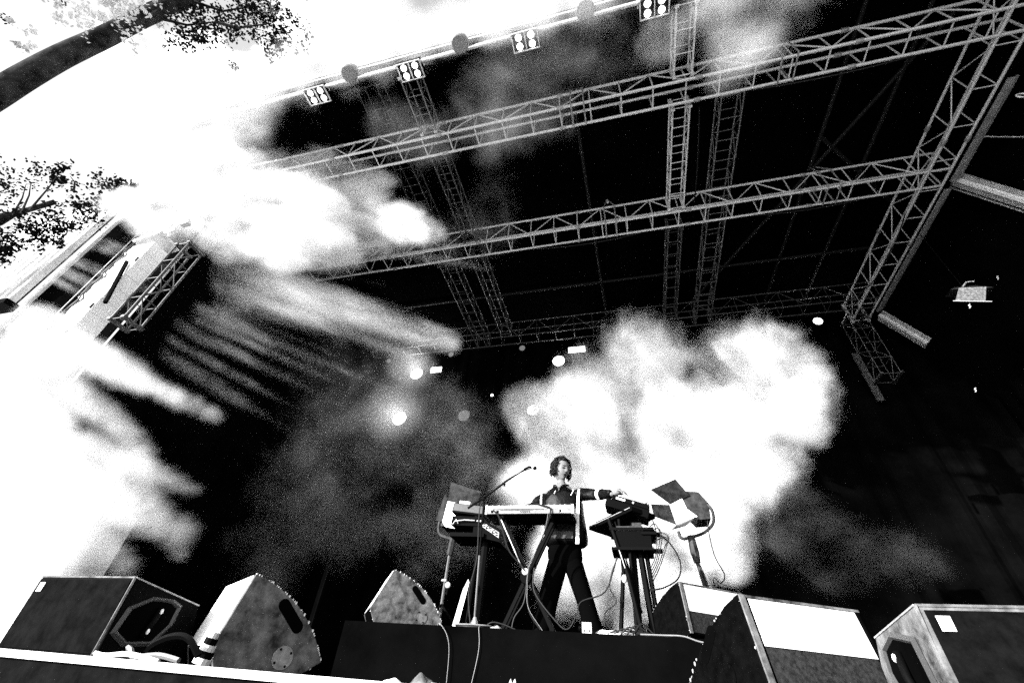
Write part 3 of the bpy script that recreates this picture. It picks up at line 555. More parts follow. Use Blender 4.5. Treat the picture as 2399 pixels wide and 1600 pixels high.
# ------------------------------------------------------------------ right side electronics tower
rk = thing('equipment_stand', 'black tiered stand loaded with instruments under the player hand', 'stand', loc=(-.02, 4.55, RZ))
for (a, b, r) in (((-.20, .0, 1.0), (-.06, .0, .50), .020), ((-.06, .0, .50), (.02, .0, .02), .022), ((-.10, .02, 1.0), (-.10, .02, .50), .016), ((-.10, .02, .52), (-.17, .02, .0), .020),
                 ((.02, .1, 1.0), (.0, .1, .0), .022), ((.06, .12, .9), (.12, .12, .0), .030), ((.12, .15, .9), (.17, .15, .0), .022), ((-.02, .05, .9), (-.03, .05, .0), .018), ((-.14, .03, .98), (.03, .03, .2), .008)):
    MB().tube([a, b], r, 6).build('tube', M_blackm, rk)
MB().ball((-.095, -.02, .46), (.024, .02, .035), 10, 6).build('clutch_cap', M_pale, rk, True)
for z, x0, x1 in ((.90, -.20, .22), (.72, -.19, .20), (.86, .1, .24)): MB().box((x0, -.02, z-.012), (x1, .3, z+.012)).build('support_arm', M_blackm, rk)
MB().tube([(-.19, -.01, .98), (-.08, -.015, .55)], .005, 5).build('cable_tie_line', M_rail, rk)
g = thing('lower_keyboard', 'slim black keyboard lying across the tiered stand, one end towards the player', 'keyboard', loc=(-.10, 4.72, 1.50))
R = Matrix.Rotation(math.radians(-52), 4, 'Z') @ Matrix.Rotation(math.radians(-5), 4, 'X')
MB().box((-.40, -.14, -.03), (.36, .14, .015), R).build('body', M_blackp, g, bevel=.006); MB().box((-.38, -.145, .0), (.34, -.141, .006), R).build('trim', M_rail, g)
MB().box((-.30, -.12, .016), (.30, .10, .035), R).build('panel', M_blackp, g)
g = thing('upper_module', 'tilted black sound module on top of the tiered stand, under the hand', 'sound module', loc=(-.02, 4.55, 1.60))
R = Matrix.Rotation(math.radians(18), 4, 'Y')
MB().box((-.20, -.12, -.10), (.22, .12, -.02), R).build('body', M_blackp, g, bevel=.004); MB().box((-.15, -.13, -.02), (.21, .12, .025), R).build('lid', M_blackp, g, bevel=.004)
MB().box((-.11, -.134, -.012), (-.02, -.1305, .008), R).build('label_plate', M_pale, g); MB().box((.05, -.134, -.01), (.065, -.1305, .008), R).build('label_plate', M_pale, g)
for i in range(7): MB().tube([R @ V((-.12+i*.05, -.05, .025)), R @ V((-.12+i*.05, -.05, .04))], .008, 8).build('knob', M_knob if i % 3 == 0 else M_blackp, g)
for i in range(9): MB().tube([R @ V((.16+.012*(i % 3), -.12+.02*i, .02)), R @ V((.17+.014*(i % 3), -.12+.02*i, .055))], .005, 5).build('plug', M_blackm if i % 2 else M_rail, g)
g = thing('rack_unit', 'dark rack box with grey strap in the middle of the tiered stand', 'rack unit', loc=(0, 4.6, 1.36))
MB().box((-.16, -.05, -.17), (.17, .2, .03)).build('case', M_blackp, g, bevel=.005); MB().box((-.15, -.056, -.005), (.10, -.051, .04)).build('strap', M_gdark, g); MB().box((.0, -.06, .0), (.09, -.052, .07)).build('module', M_gdark, g)
MB().box((.17, .0, -.02), (.26, .1, .0)).build('bracket', M_blackm, g); MB().box((.17, .0, -.17), (.26, .1, -.15)).build('bracket', M_blackm, g); MB().box((-.20, .0, -.17), (-.16, .05, -.14)).build('bracket', M_blackm, g)
# cables
def cable(lab, pts, r=.006, m=None, group='cables around the player'):
    tag(MB().tube(curve_pts(pts, 7), r, 5).build('cable', m or M_cable), lab, 'cable', group)
cable('cable arching in a wide loop beside the tiered stand', [(.20, 4.62, 1.38), (.33, 4.62, 1.27), (.40, 4.6, 1.10), (.36, 4.6, .96), (.22, 4.6, .88), (.1, 4.6, .86)], .007)
for i in range(5): cable(('innermost', 'second', 'third', 'fourth', 'outermost')[i]+' of the tight cable loops bulging from the rack box', [(.17, 4.6, 1.46-.05*i), (.20+.022*i, 4.58, 1.47-.04*i), (.22+.026*i*(1+.4*(i%2)), 4.57, 1.36-.02*i), (.21+.024*i, 4.57, 1.22+.02*(i%3)), (.18+.01*i, 4.58, 1.12-.015*i), (.13, 4.6, 1.04-.03*i)], .0045, group='looped cables on the rack box')
cable('cable sagging from the crossed stand past the player leg', [(-.93, 4.4, .98), (-.92, 4.4, .78), (-.72, 4.4, .56), (-.62, 4.4, .51), (-.54, 4.4, .62), (-.50, 4.42, .72), (-.30, 4.45, .80), (-.21, 4.5, .98), (-.17, 4.5, 1.1)])
cable('cable falling in an S beside the tiered stand', [(-.16, 4.5, 1.1), (-.22, 4.5, .98), (-.25, 4.5, .85), (-.20, 4.5, .74), (-.30, 4.5, .66), (-.30, 4.5, .58), (-.24, 4.5, .52)])
cable('cable hanging from the back socket of the silver keyboard', [(-1.38, 4.38, 1.51), (-1.31, 4.36, 1.44), (-1.25, 4.36, 1.28), (-1.18, 4.38, 1.12), (-1.08, 4.42, 1.02), (-1.03, 4.42, .96)], .008)
cable('cable draped over the keyboard back edge', [(-1.02, 4.45, 1.585), (-.93, 4.4, 1.575), (-.85, 4.38, 1.55), (-.78, 4.38, 1.52), (-.80, 4.38, 1.40), (-.86, 4.4, 1.25), (-.93, 4.42, 1.1), (-.98, 4.42, .95), (-1.0, 4.42, .8), (-.96, 4.42, .62), (-.86, 4.42, .5)], .008)
cable('thin pale cable taped down the crossed stand', [(-.80, 4.38, 1.50), (-.84, 4.38, 1.3), (-.98, 4.40, 1.0), (-.99, 4.4, .8), (-.97, 4.4, .65), (-.84, 4.4, .49)], .002, M_cablel)
cable('short dark cable under the crossed stand', [(-1.0, 4.42, .9), (-1.02, 4.42, .7), (-1.10, 4.42, .58), (-1.12, 4.42, .49)])
cable('cable hump lying on the riser between two stands', [(-1.36, 4.4, .49), (-1.30, 4.4, .53), (-1.2, 4.4, .52), (-1.08, 4.4, .485)])
cable('pale cable hanging over the riser front, the one nearer the grey monitor', [(-1.78, 4.32, .485), (-1.72, 4.23, .48), (-1.64, 4.22, .40), (-1.60, 4.22, .28), (-1.585, 4.22, .02)], .003, M_cablel, 'cables hanging over the riser front')
cable('pale cable hanging over the riser front below the microphone stand', [(-1.37, 4.32, .485), (-1.365, 4.24, .47), (-1.345, 4.23, .36), (-1.35, 4.23, .25), (-1.39, 4.23, .02)], .003, M_cablel, 'cables hanging over the riser front')
for i in range(4): cable(('lowest', 'second lowest', 'second highest', 'highest')[i]+' coil of cable around the microphone stand base', [(-1.48+math.cos(a*.9)*(.13+.015*i), 4.40+math.sin(a*.9)*.06, RZ+.008+.007*i) for a in range(8)], .005, M_cablel if i == 3 else M_cable, 'coils at the microphone stand')
for i in range(5): cable(('flattest', 'second flattest', 'middle', 'second tallest', 'tallest')[i]+' cable tangled on the white cloth at the tiered stand', [(-.28+.05*i, 4.33, RZ+.01), (-.2+.05*i, 4.33, RZ+.035+.014*i), (-.08+.04*i, 4.34, RZ+.03), (.02+.03*i, 4.33, RZ+.01), (.12+.03*i, 4.32, RZ+.02)], .006, None, 'tangle on the white cloth')
cable('long pale cable lying on the riser in front of the wedge with the sunlit-white panel', [(-.02, 4.26, RZ+.01), (.15, 4.26, RZ+.012), (.3, 4.24, RZ+.01), (.42, 4.24, RZ-.02), (.60, 4.24, RZ-.04)], .005, M_cablel)
cable('cable bundle between the black floor speaker and the grey wedge, upper strand', [(-1.98, 1.75, .03), (-1.9, 1.7, .075), (-1.80, 1.68, .105), (-1.72, 1.68, .10), (-1.66, 1.7, .05)], .012, M_blackp, 'cable bundle at the stage lip')
cable('cable bundle between the black floor speaker and the grey wedge, pale strand', [(-2.02, 1.7, .06), (-1.95, 1.66, .05), (-1.85, 1.6, .03), (-1.74, 1.6, .04), (-1.64, 1.6, .03)], .009, M_cablel, 'cable bundle at the stage lip')
cable('cable bundle between the black floor speaker and the grey wedge, lowest strand', [(-1.98, 1.55, .03), (-1.86, 1.5, .025), (-1.76, 1.5, .034), (-1.62, 1.5, .02)], .008, M_pale, 'cable bundle at the stage lip')
tp = thing('taped_plug', 'striped black and white taped plug standing at the grey wedge', 'plug', loc=(-1.73, 1.8, FZ))
for i in range(5): MB().tube([(0, 0, .012+.022*i), (.004, 0, .032+.022*i)], .034-.003*i, 12).build('tape_band', M_white if i % 2 == 0 else M_blackp, tp)
# cloth, pedal, bits on the riser
def lump(name, lab, cat, c, r, m, seed):
    mb = MB(); mb.ball((0, 0, 0), r, 22, 12); rnd = random.Random(seed)
    ph = [rnd.uniform(0, 6) for _ in range(6)]
    mb.v = [(x*(1+.08*math.sin(5*y/r[1]+ph[0])), y, max(0, z)*(1+.18*math.sin(4*x/r[0]+ph[2])+.1*math.sin(7*x/r[0]+4*y/r[1]+ph[3]))) for x, y, z in mb.v]
    o = mb.build(name, m, None, True); o.location = c; tag(o, lab, cat)
lump('white_cloth', 'crumpled white cloth on the riser beside the tiered stand', 'cloth', (-.24, 4.42, RZ), (.15, .1, .05), M_white, 1)
lump('pale_tape_ball', 'small crumpled pale cloth under the crossed stand', 'cloth', (-1.24, 4.33, RZ), (.06, .04, .025), M_greyl, 2)
lump('black_rag', 'dark humped rag lying on the stage lip', 'cloth', (-.565, 1.33, .0), (.045, .03, .034), M_grey, 3)
lump('white_rag', 'flat white rag on the stage lip beside the dark humped rag', 'cloth', (-.645, 1.33, .0), (.05, .03, .022), M_white, 4)
lump('white_strap_loop', 'small white strap end curling at the far end of the lip', 'strap', (-.325, 1.33, .01), (.012, .02, .034), M_pale, 5)
tag(MB().box((-.53, 1.30, .0), (-.33, 1.40, .022)).build('pale_tape_strip', M_pale), 'long strip of pale tape on the stage lip', 'tape')
pd = thing('pedal', 'small grey pedal standing on edge at the player foot', 'pedal', loc=(-.45, 4.33, RZ))
MB().box((-.04, 0, 0), (.04, .03, .085)).build('case', M_rail, pd, bevel=.003); MB().box((-.037, -.003, .004), (.037, .0, .045)).build('label_plate', M_white, pd); MB().tube([(-.055, .02, .04), (-.07, .02, .04)], .02, 10).build('knob', M_blackm, pd)
for i in range(3): MB().box((-.025+i*.02, -.0045, .012), (-.015+i*.02, -.003, .034)).build('switch', M_blackp, pd)
cl = thing('clip_lamp', 'tiny round glowing disc on the pole behind the grey riser monitor', 'lamp', loc=(-2.14, 5.3, .985))
MB().tube([(0, 0, 0), (0, .02, 0)], .032, 14).build('disc', M_lampd, cl); MB().tube([(0, .02, -.03), (0, .02, -.1)], .008, 5).build('holder', M_blackm, cl)
# ------------------------------------------------------------------ the player
def loft(rings, n=18):
    m = MB(); vs = []; fs = []
    for c, rx, ry in rings:
        for k in range(n):
            a = 2*math.pi*k/n; ca, sa = math.cos(a), math.sin(a)
            e = .8; vs.append(V(c)+V((rx*math.copysign(abs(ca)**e, ca), ry*math.copysign(abs(sa)**e, sa), 0)))
    for i in range(len(rings)-1):
        for k in range(n): fs.append((i*n+k, i*n+(k+1) % n, (i+1)*n+(k+1) % n, (i+1)*n+k))
    fs += [tuple(range(n))[::-1], tuple(range((len(rings)-1)*n, len(rings)*n))]
    return m.add(vs, fs)
def wrinkle(mb, amp, f, seed=0):
    out = []
    for i, (x, y, z) in enumerate(mb.v):
        w = amp*(math.sin(f*x+1.7*f*z+seed)+.6*math.sin(2.3*f*z-f*x*1.3+seed*2)+.4*math.sin(4.1*f*z+2*f*y)); out.append((x+w, y+w*.8, z+w*.3))
    mb.v = out; return mb
PX, PY = -.74, 4.86
pl = thing('person', 'person in a black zip coat reaching sideways to the tiered stand', 'person', loc=(PX, PY, RZ))
O = V((PX, PY, RZ)); L = lambda x, y, z: V((x, y, z))-O
# skeleton skinned into one surface
sk_v = [L(-.71, 4.87, 1.28), L(-.72, 4.88, 1.5), L(-.735, 4.88, 1.74), L(-.745, 4.87, 1.86), L(-.745, 4.865, 1.95), L(-.74, 4.85, 2.03),
        L(-.53, 4.86, 1.85), L(-.335, 4.70, 1.775), L(-.155, 4.50, 1.70),
        L(-.94, 4.86, 1.82), L(-1.07, 4.80, 1.68), L(-1.10, 4.66, 1.615),
        L(-.80, 4.87, 1.22), L(-.88, 4.84, .86), L(-.935, 4.87, .54), L(-.94, 4.78, .50),
        L(-.62, 4.87, 1.22), L(-.51, 4.84, .86), L(-.435, 4.87, .54), L(-.40, 4.79, .50)]
sk_e = [(0, 1), (1, 2), (2, 3), (3, 4), (4, 5), (3, 6), (6, 7), (7, 8), (3, 9), (9, 10), (10, 11), (0, 12), (12, 13), (13, 14), (14, 15), (0, 16), (16, 17), (17, 18), (18, 19)]
sk_r = [.12, .115, .13, .09, .052, .055, .055, .042, .026, .055, .042, .027, .08, .055, .04, .035, .08, .055, .04, .035]
me = bpy.data.meshes.new('sk'); me.from_pydata(sk_v, sk_e, []); ob = bpy.data.objects.new('sk', me); COL.objects.link(ob)
md = ob.modifiers.new('s', 'SKIN'); 
for i, r in enumerate(sk_r): me.skin_vertices[0].data[i].radius = (r, r)
me.skin_vertices[0].data[0].use_root = True
s2 = ob.modifiers.new('u', 'SUBSURF'); s2.levels = 2; s2.render_levels = 2
dg = bpy.context.evaluated_depsgraph_get(); bm_me = bpy.data.meshes.new_from_object(ob.evaluated_get(dg)); bpy.data.objects.remove(ob)
body = MB(); body.add([v.co for v in bm_me.vertices], [tuple(p.vertices) for p in bm_me.polygons])
# head
HF = V((.72, -.72, -.22)).normalized(); HR = HF.cross(V((0, 0, 1))).normalized(); HU = HR.cross(HF).normalized()   # facing, her left to picture right
tilt = Matrix.Rotation(math.radians(-4), 3, HF); HR = tilt @ HR; HU = tilt @ HU
HC = L(-.735, 4.84, 2.125)
def head_pt(a, f, u, ex=0):
    w = 1.0; 
    if u < 0: w -= .36*(-u)**1.6
    x = a*.086*w; y = f*.100; z = u*.126
    if f > 0:
        y += .026*math.exp(-(a/.15)**2-((u+.17)/.17)**2)+.012*math.exp(-(a/.10)**2-((u-.0)/.2)**2)
        y -= .012*(math.exp(-((a-.38)/.2)**2-((u-.05)/.13)**2)+math.exp(-((a+.38)/.2)**2-((u-.05)/.13)**2))
        y += .007*math.exp(-(a/.28)**2-((u+.47)/.09)**2)-.006*math.exp(-(a/.4)**2-((u+.62)/.07)**2)+.014*math.exp(-(a/.32)**2-((u+.85)/.2)**2)
        y += .005*(math.exp(-((a-.5)/.2)**2-((u+.2)/.2)**2)+math.exp(-((a+.5)/.2)**2-((u+.2)/.2)**2))
        y += .005*math.exp(-((u-.2)/.1)**2-(a/.6)**2)
    return HC+HR*x+HF*(y+ex)+HU*z
vs = []; fs = []; n, m = 40, 30
for j in range(m+1):
    th = math.pi*j/m
    for k in range(n):
        ph = 2*math.pi*k/n; vs.append(head_pt(math.sin(th)*math.sin(ph), math.sin(th)*math.cos(ph), math.cos(th)))
for j in range(m):
    for k in range(n): fs.append((j*n+k, (j+1)*n+k, (j+1)*n+(k+1) % n, j*n+(k+1) % n))
body.add(vs, fs)
for sx in (-1, 1): body.ball(HC+HR*(sx*.079)+HU*-.01-HF*.005, (.012, .016, .028), 8, 6)
# hands: palm and five fingers each
def hand(mb, w, d, side, curl):
    w = V(w); d = V(d).normalized(); nrm = V((0, 0, 1)); s = d.cross(nrm).normalized(); nrm = s.cross(d)
    mb.tube([w-d*.02, w+d*.02, w+d*.06, w+d*.085], [.024, .030, .033, .026], 10)
    for i, (o, ln) in enumerate(((-.027, .070), (-.009, .080), (.009, .076), (.026, .060))):
        b = w+d*.078+s*o; k1 = b+d*ln*.45-nrm*.008*curl; k2 = k1+d*ln*.3-nrm*.020*curl; k3 = k2+d*ln*.16-nrm*.020*curl
        mb.tube([w+d*.05+s*o*.8, b, k1, k2, k3], [.009, .0095, .0085, .0075, .006], 7)
    b = w+d*.02+s*side*.026; mb.tube([w+d*.0, b, b+d*.03+s*side*.02-nrm*.01, b+d*.055+s*side*.022-nrm*.022], [.011, .012, .010, .007], 7)
hand(body, L(-.145, 4.49, 1.700), (.75, -.62, .12), -1, 1.3)
hand(body, L(-1.10, 4.655, 1.612), (-.1, -.98, -.02), 1, .9)
body.build('body', M_skin, pl, True)
# face features
def feat(name, a, u, w, h, m, rot=0, ex=.001):
    mb = MB(); pts = []
    for i in range(10):
        t = 2*math.pi*i/10; aa = math.cos(t)*w; uu = math.sin(t)*h; a2 = a+aa*math.cos(rot)-uu*math.sin(rot); u2 = u+aa*math.sin(rot)+uu*math.cos(rot)
        f = math.sqrt(max(0, 1-min(.98, a2*a2+u2*u2))); pts.append(head_pt(a2, f, u2, ex))
    mb.prism(pts, HF*.002).build(name, m, pl)
for sx in (-1, 1):
    feat('eye', sx*.37, .05, .21, .07, M_hair, -.06*sx); feat('eyebrow', sx*.38, .26, .23, .045, M_hair, -.12*sx, .003); feat('nostril_shadow', sx*.10, -.30, .10, .05, M_hair, 0, .001)  # nostril patches paint the shadow under the nose in black
feat('mouth', 0, -.50, .28, .055, M_hair); feat('lip', 0, -.60, .17, .03, mat('lip', .12, .6, .2))
# curly hair: cap plus many small curls
hm = MB(); vs = []; 
n, m = 26, 16
for j in range(m+1):
    th = math.pi*.66*j/m
    for k in range(n):
        ph = 2*math.pi*k/n; a, f, u = math.sin(th)*math.sin(ph), math.sin(th)*math.cos(ph), math.cos(th)
        sc = 1.22+.10*math.sin(5*ph+3*th)+.08*math.sin(9*ph-4*th)
        if f > .42 and u < .72: sc = .80
        vs.append(HC+HR*(a*.080*sc)+HF*(f*.095*sc-.012)+HU*(u*.120*sc+.004))
hm.add(vs, [(j*n+k, (j+1)*n+k, (j+1)*n+(k+1) % n, j*n+(k+1) % n) for j in range(m) for k in range(n)])
rh = random.Random(4)
for i in range(420):
    while True:
        d = V((rh.gauss(0, 1), rh.gauss(0, 1), rh.gauss(.15, 1))).normalized()      # (a, f, u)
        if d.z > -.52 and not (d.y > .38 and d.z < .66 and abs(d.x) < .80): break
    base = HC+HR*(d.x*.108)+HF*(d.y*.105-.018)+HU*(d.z*.140+.010); out = (HR*d.x+HF*d.y*.7+HU*d.z).normalized(); drop = V((0, 0, -1 if d.z < 0 else -.5))
    q = out.orthogonal().normalized(); q2 = out.cross(q); rr = rh.uniform(.010, .020); ph = rh.uniform(0, 6); ln = rh.choice((rh.uniform(.02, .05), rh.uniform(.035, .065)))
    pts = [base+out*(ln*.6*t)+drop*(ln*.45*t*t)+(q*math.cos(ph+7*t)+q2*math.sin(ph+7*t))*rr*t**.5 for t in (0, .2, .4, .6, .8, 1)]
    hm.tube(pts, [.007, .0065, .006, .005, .004, .0015], 5)
hm.build('hair', M_hair, pl, True)
# clothes
tr = loft([(L(-.71, 4.88, 1.34), .17, .115), (L(-.71, 4.88, 1.24), .185, .125), (L(-.705, 4.88, 1.16), .185, .13), (L(-.703, 4.88, 1.09), .155, .11), (L(-.702, 4.88, 1.05), .10, .08)], 20)
for rings in ([(L(-.775, 4.88, 1.20), .10, .11), (L(-.785, 4.88, 1.12), .108, .12), (L(-.815, 4.87, 1.02), .105, .115), (L(-.86, 4.85, .86), .098, .11), (L(-.90, 4.86, .70), .095, .105), (L(-.93, 4.87, .56), .098, .11), (L(-.935, 4.87, .485), .10, .12)],
              [(L(-.635, 4.88, 1.20), .10, .11), (L(-.625, 4.88, 1.12), .106, .12), (L(-.59, 4.87, 1.02), .10, .115), (L(-.535, 4.85, .86), .092, .11), (L(-.49, 4.86, .74), .090, .105), (L(-.455, 4.87, .58), .10, .11), (L(-.43, 4.87, .485), .115, .125)]):
    q = loft(rings, 16); tr.add(q.v, q.f)
o = wrinkle(tr, .004, 21).build('trousers', M_trous, pl, True); o.modifiers.new('u', 'SUBSURF').render_levels = 1
for x in (-.94, -.41):
    MB().ball(L(x, 4.78, .505), (.055, .13, .045), 12, 8).build('shoe', M_blackp, pl, True)
ja = loft([(L(-.695, 4.87, 1.27), .235, .155), (L(-.70, 4.87, 1.36), .235, .155), (L(-.705, 4.87, 1.50), .228, .15), (L(-.715, 4.87, 1.62), .228, .145), (L(-.73, 4.87, 1.74), .232, .145), (L(-.735, 4.87, 1.81), .215, .14), (L(-.74, 4.87, 1.86), .165, .12), (L(-.745, 4.87, 1.90), .115, .095), (L(-.745, 4.865, 1.935), .075, .075)], 26)
for P_, R_ in (([(-.60, 4.87, 1.83), (-.52, 4.85, 1.835), (-.43, 4.78, 1.81), (-.335, 4.70, 1.775), (-.25, 4.60, 1.74), (-.165, 4.51, 1.705)], [.075, .076, .066, .058, .052, .044]),
               ([(-.88, 4.87, 1.80), (-.96, 4.85, 1.78), (-1.02, 4.82, 1.72), (-1.07, 4.79, 1.67), (-1.09, 4.72, 1.64), (-1.10, 4.67, 1.62)], [.075, .07, .062, .055, .05, .043])):
    q = MB().tube(curve_pts([L(*p) for p in P_], 3), [a for i in range(5) for a in [R_[i]+(R_[i+1]-R_[i])*k/3 for k in range(3)]]+[R_[-1]], 14); ja.add(q.v, q.f)
o = wrinkle(ja, .008, 24, 2).build('coat', M_coat, pl, True); o.modifiers.new('u', 'SUBSURF').render_levels = 1
# collar
MB().tube([L(-.745+math.cos(a)*.078, 4.865+math.sin(a)*.072, 1.945-.03*max(0, -math.sin(a))) for a in [(-.5+.16*i)*math.pi*1.0+.35 for i in range(11)]], .020, 7).build('collar', M_coat, pl, True)
def strip(name, pts, w, m=M_white):
    pts = [L(*p) for p in pts]; mb = MB(); vs = []
    for p, ww in zip(pts, w): vs += [p+V((-ww, 0, 0)), p+V((ww, 0, 0))]
    mb.add(vs+[v+V((0, -.006, 0)) for v in vs], [(2*i, 2*i+2, 2*i+3, 2*i+1) for i in range(len(pts)-1)]+[(2*i+2*len(pts), 2*i+1+2*len(pts), 2*i+3+2*len(pts), 2*i+2+2*len(pts)) for i in range(len(pts)-1)]); mb.build(name, m, pl)
strip('white_stripe', [(-.525, 4.725, 1.85), (-.535, 4.705, 1.76), (-.54, 4.70, 1.65), (-.545, 4.70, 1.52), (-.55, 4.70, 1.40), (-.555, 4.70, 1.275)], [.009, .013, .015, .016, .018, .018])
strip('white_stripe', [(-.945, 4.735, 1.80), (-.948, 4.725, 1.74), (-.945, 4.72, 1.66), (-.94, 4.72, 1.55)], [.007, .009, .009, .009])
MB().tube([L(-.80, 4.715, 1.80), L(-.785, 4.718, 1.835)], .005, 5).build('zip', M_pale, pl); MB().tube([L(-.615, 4.71, 1.775), L(-.585, 4.715, 1.835)], .005, 5).build('zip', M_pale, pl)
MB().prism([L(-.785, 4.75, 1.94), L(-.715, 4.75, 1.945), L(-.75, 4.714, 1.83)], (0, .008, 0)).build('neck_opening', M_skin, pl)
MB().tube([L(-.305, 4.655, 1.762), L(-.275, 4.625, 1.75)], [.0615, .058], 14, False).build('sleeve_band', M_white, pl)
MB().box(L(-.80, 4.708, 1.33), L(-.60, 4.712, 1.40)).build('hem_panel', M_gdark, pl)
# ------------------------------------------------------------------ smoke: procedural density grids
SMOKE_LABELS = {}
def smoke(name, vox, blobs, nscale, namp, dens, aniso=0, stretch=(1, 1, 1), soft=.45, warp=0, rot=(0, 0, 0), caps=(), tex=(2.2, .40, .62, .12), streak=None, albedo=.99):
    ext = [(b[:3], b[3]) for b in blobs]+[(c[0], c[2]) for c in caps]+[(c[1], c[3]) for c in caps]
    lo = [min(p[i]-q*1.5 for p, q in ext) for i in range(3)]; hi = [max(p[i]+q*1.5 for p, q in ext) for i in range(3)]
    me = bpy.data.meshes.new(name); me.from_pydata([lo, hi], [], []); o = bpy.data.objects.new(name, me); COL.objects.link(o)
    g = bpy.data.node_groups.new(name, 'GeometryNodeTree')
    g.interface.new_socket('Geometry', in_out='INPUT', socket_type='NodeSocketGeometry'); g.interface.new_socket('Geometry', in_out='OUTPUT', socket_type='NodeSocketGeometry')
    N = g.nodes; Lk = g.links; out = N.new('NodeGroupOutput'); vc = N.new('GeometryNodeVolumeCube'); pos = N.new('GeometryNodeInputPosition')
    vc.inputs['Min'].default_value = lo; vc.inputs['Max'].default_value = hi
    for k, i in zip(('Resolution X', 'Resolution Y', 'Resolution Z'), range(3)): vc.inputs[k].default_value = max(2, int((hi[i]-lo[i])/vox))
    def Mt(op, a, b=None, c=None):
        n = N.new('ShaderNodeMath'); n.operation = op
        for i, x in enumerate((a, b, c)):
            if x is None: continue
            if isinstance(x, (int, float)): n.inputs[i].default_value = x
            else: Lk.new(x, n.inputs[i])
        return n.outputs[0]
    mp = N.new('ShaderNodeVectorMath'); mp.operation = 'MULTIPLY'; mp.inputs[1].default_value = stretch
    if any(rot):
        vr = N.new('ShaderNodeVectorRotate'); vr.rotation_type = 'EULER_XYZ'; vr.inputs['Rotation'].default_value = rot; Lk.new(pos.outputs[0], vr.inputs['Vector']); Lk.new(vr.outputs[0], mp.inputs[0])
    elif streak:                                     # compress the noise along the streak direction
        dv = V(streak[0]).normalized(); dt = N.new('ShaderNodeVectorMath'); dt.operation = 'DOT_PRODUCT'; Lk.new(pos.outputs[0], dt.inputs[0]); dt.inputs[1].default_value = dv
        sc_ = N.new('ShaderNodeVectorMath'); sc_.operation = 'SCALE'; sc_.inputs[0].default_value = dv*(1-1/streak[1]); Lk.new(dt.outputs['Value'], sc_.inputs['Scale'])
        sb = N.new('ShaderNodeVectorMath'); sb.operation = 'SUBTRACT'; Lk.new(pos.outputs[0], sb.inputs[0]); Lk.new(sc_.outputs[0], sb.inputs[1]); Lk.new(sb.outputs[0], mp.inputs[0])
    else: Lk.new(pos.outputs[0], mp.inputs[0])
    wn = N.new('ShaderNodeTexNoise'); wn.inputs['Scale'].default_value = 1.1; wn.inputs['Detail'].default_value = 3; Lk.new(mp.outputs[0], wn.inputs['Vector'])
    ws = N.new('ShaderNodeVectorMath'); ws.operation = 'MULTIPLY_ADD'; Lk.new(wn.outputs[1], ws.inputs[0]); ws.inputs[1].default_value = (.7, .7, .7); Lk.new(mp.outputs[0], ws.inputs[2])
    n2 = N.new('ShaderNodeTexNoise'); n2.inputs['Scale'].default_value = tex[0]; n2.inputs['Detail'].default_value = 8; n2.inputs['Roughness'].default_value = .68; Lk.new(ws.outputs[0], n2.inputs['Vector'])
    tx = N.new('ShaderNodeMapRange'); tx.interpolation_type = 'SMOOTHSTEP'; Lk.new(n2.outputs[0], tx.inputs[0]); tx.inputs[1].default_value = tex[1]; tx.inputs[2].default_value = tex[2]; tx.inputs[3].default_value = tex[3]
    no = N.new('ShaderNodeTexNoise'); no.inputs['Scale'].default_value = nscale; no.inputs['Detail'].default_value = 6; no.inputs['Roughness'].default_value = .62
    no.inputs['Distortion'].default_value = warp; Lk.new(ws.outputs[0], no.inputs['Vector'])
    dist = Mt('MULTIPLY', Mt('SUBTRACT', no.outputs[0], .5), namp); acc = None
    for (x, y, z, rr, d) in blobs:
        v = N.new('ShaderNodeVectorMath'); v.operation = 'DISTANCE'; Lk.new(pos.outputs[0], v.inputs[0]); v.inputs[1].default_value = (x, y, z)
        e = Mt('MULTIPLY_ADD', v.outputs['Value'], -1/rr, 1.0)
        if d != 1: e = Mt('MINIMUM', e, .02+.43*d-.2)
        acc = e if acc is None else Mt('SMOOTH_MAX', acc, e, .2)
    for (a, b, r0, r1, fade) in caps:                      # long streaks: distance to a tapering segment
        A_ = V(a); ab = V(b)-A_; sb = N.new('ShaderNodeVectorMath'); sb.operation = 'SUBTRACT'; Lk.new(pos.outputs[0], sb.inputs[0]); sb.inputs[1].default_value = A_
        dt = N.new('ShaderNodeVectorMath'); dt.operation = 'DOT_PRODUCT'; Lk.new(sb.outputs[0], dt.inputs[0]); dt.inputs[1].default_value = ab/ab.length_squared
        cl_ = N.new('ShaderNodeClamp'); Lk.new(dt.outputs['Value'], cl_.inputs[0]); t_ = cl_.outputs[0]
        sc_ = N.new('ShaderNodeVectorMath'); sc_.operation = 'SCALE'; sc_.inputs[0].default_value = ab; Lk.new(t_, sc_.inputs['Scale'])
        ds = N.new('ShaderNodeVectorMath'); ds.operation = 'DISTANCE'; Lk.new(sb.outputs[0], ds.inputs[0]); Lk.new(sc_.outputs[0], ds.inputs[1])
        e = Mt('SUBTRACT', 1.0, Mt('DIVIDE', ds.outputs['Value'], Mt('MULTIPLY_ADD', t_, r1-r0, r0)))
        if fade: e = Mt('SUBTRACT', e, Mt('MULTIPLY', t_, fade))
        acc = e if acc is None else Mt('SMOOTH_MAX', acc, e, .2)
    # keep the outer rim empty so that no grid wall shows
    mr = N.new('ShaderNodeMapRange'); mr.interpolation_type = 'SMOOTHSTEP'; Lk.new(Mt('ADD', acc, dist), mr.inputs[0])
    mr.inputs[1].default_value = 0; mr.inputs[2].default_value = soft; mr.inputs[3].default_value = 0; mr.inputs[4].default_value = dens
    mk = N.new('ShaderNodeMapRange'); Lk.new(acc, mk.inputs[0]); mk.inputs[1].default_value = -.55; mk.inputs[2].default_value = -.2
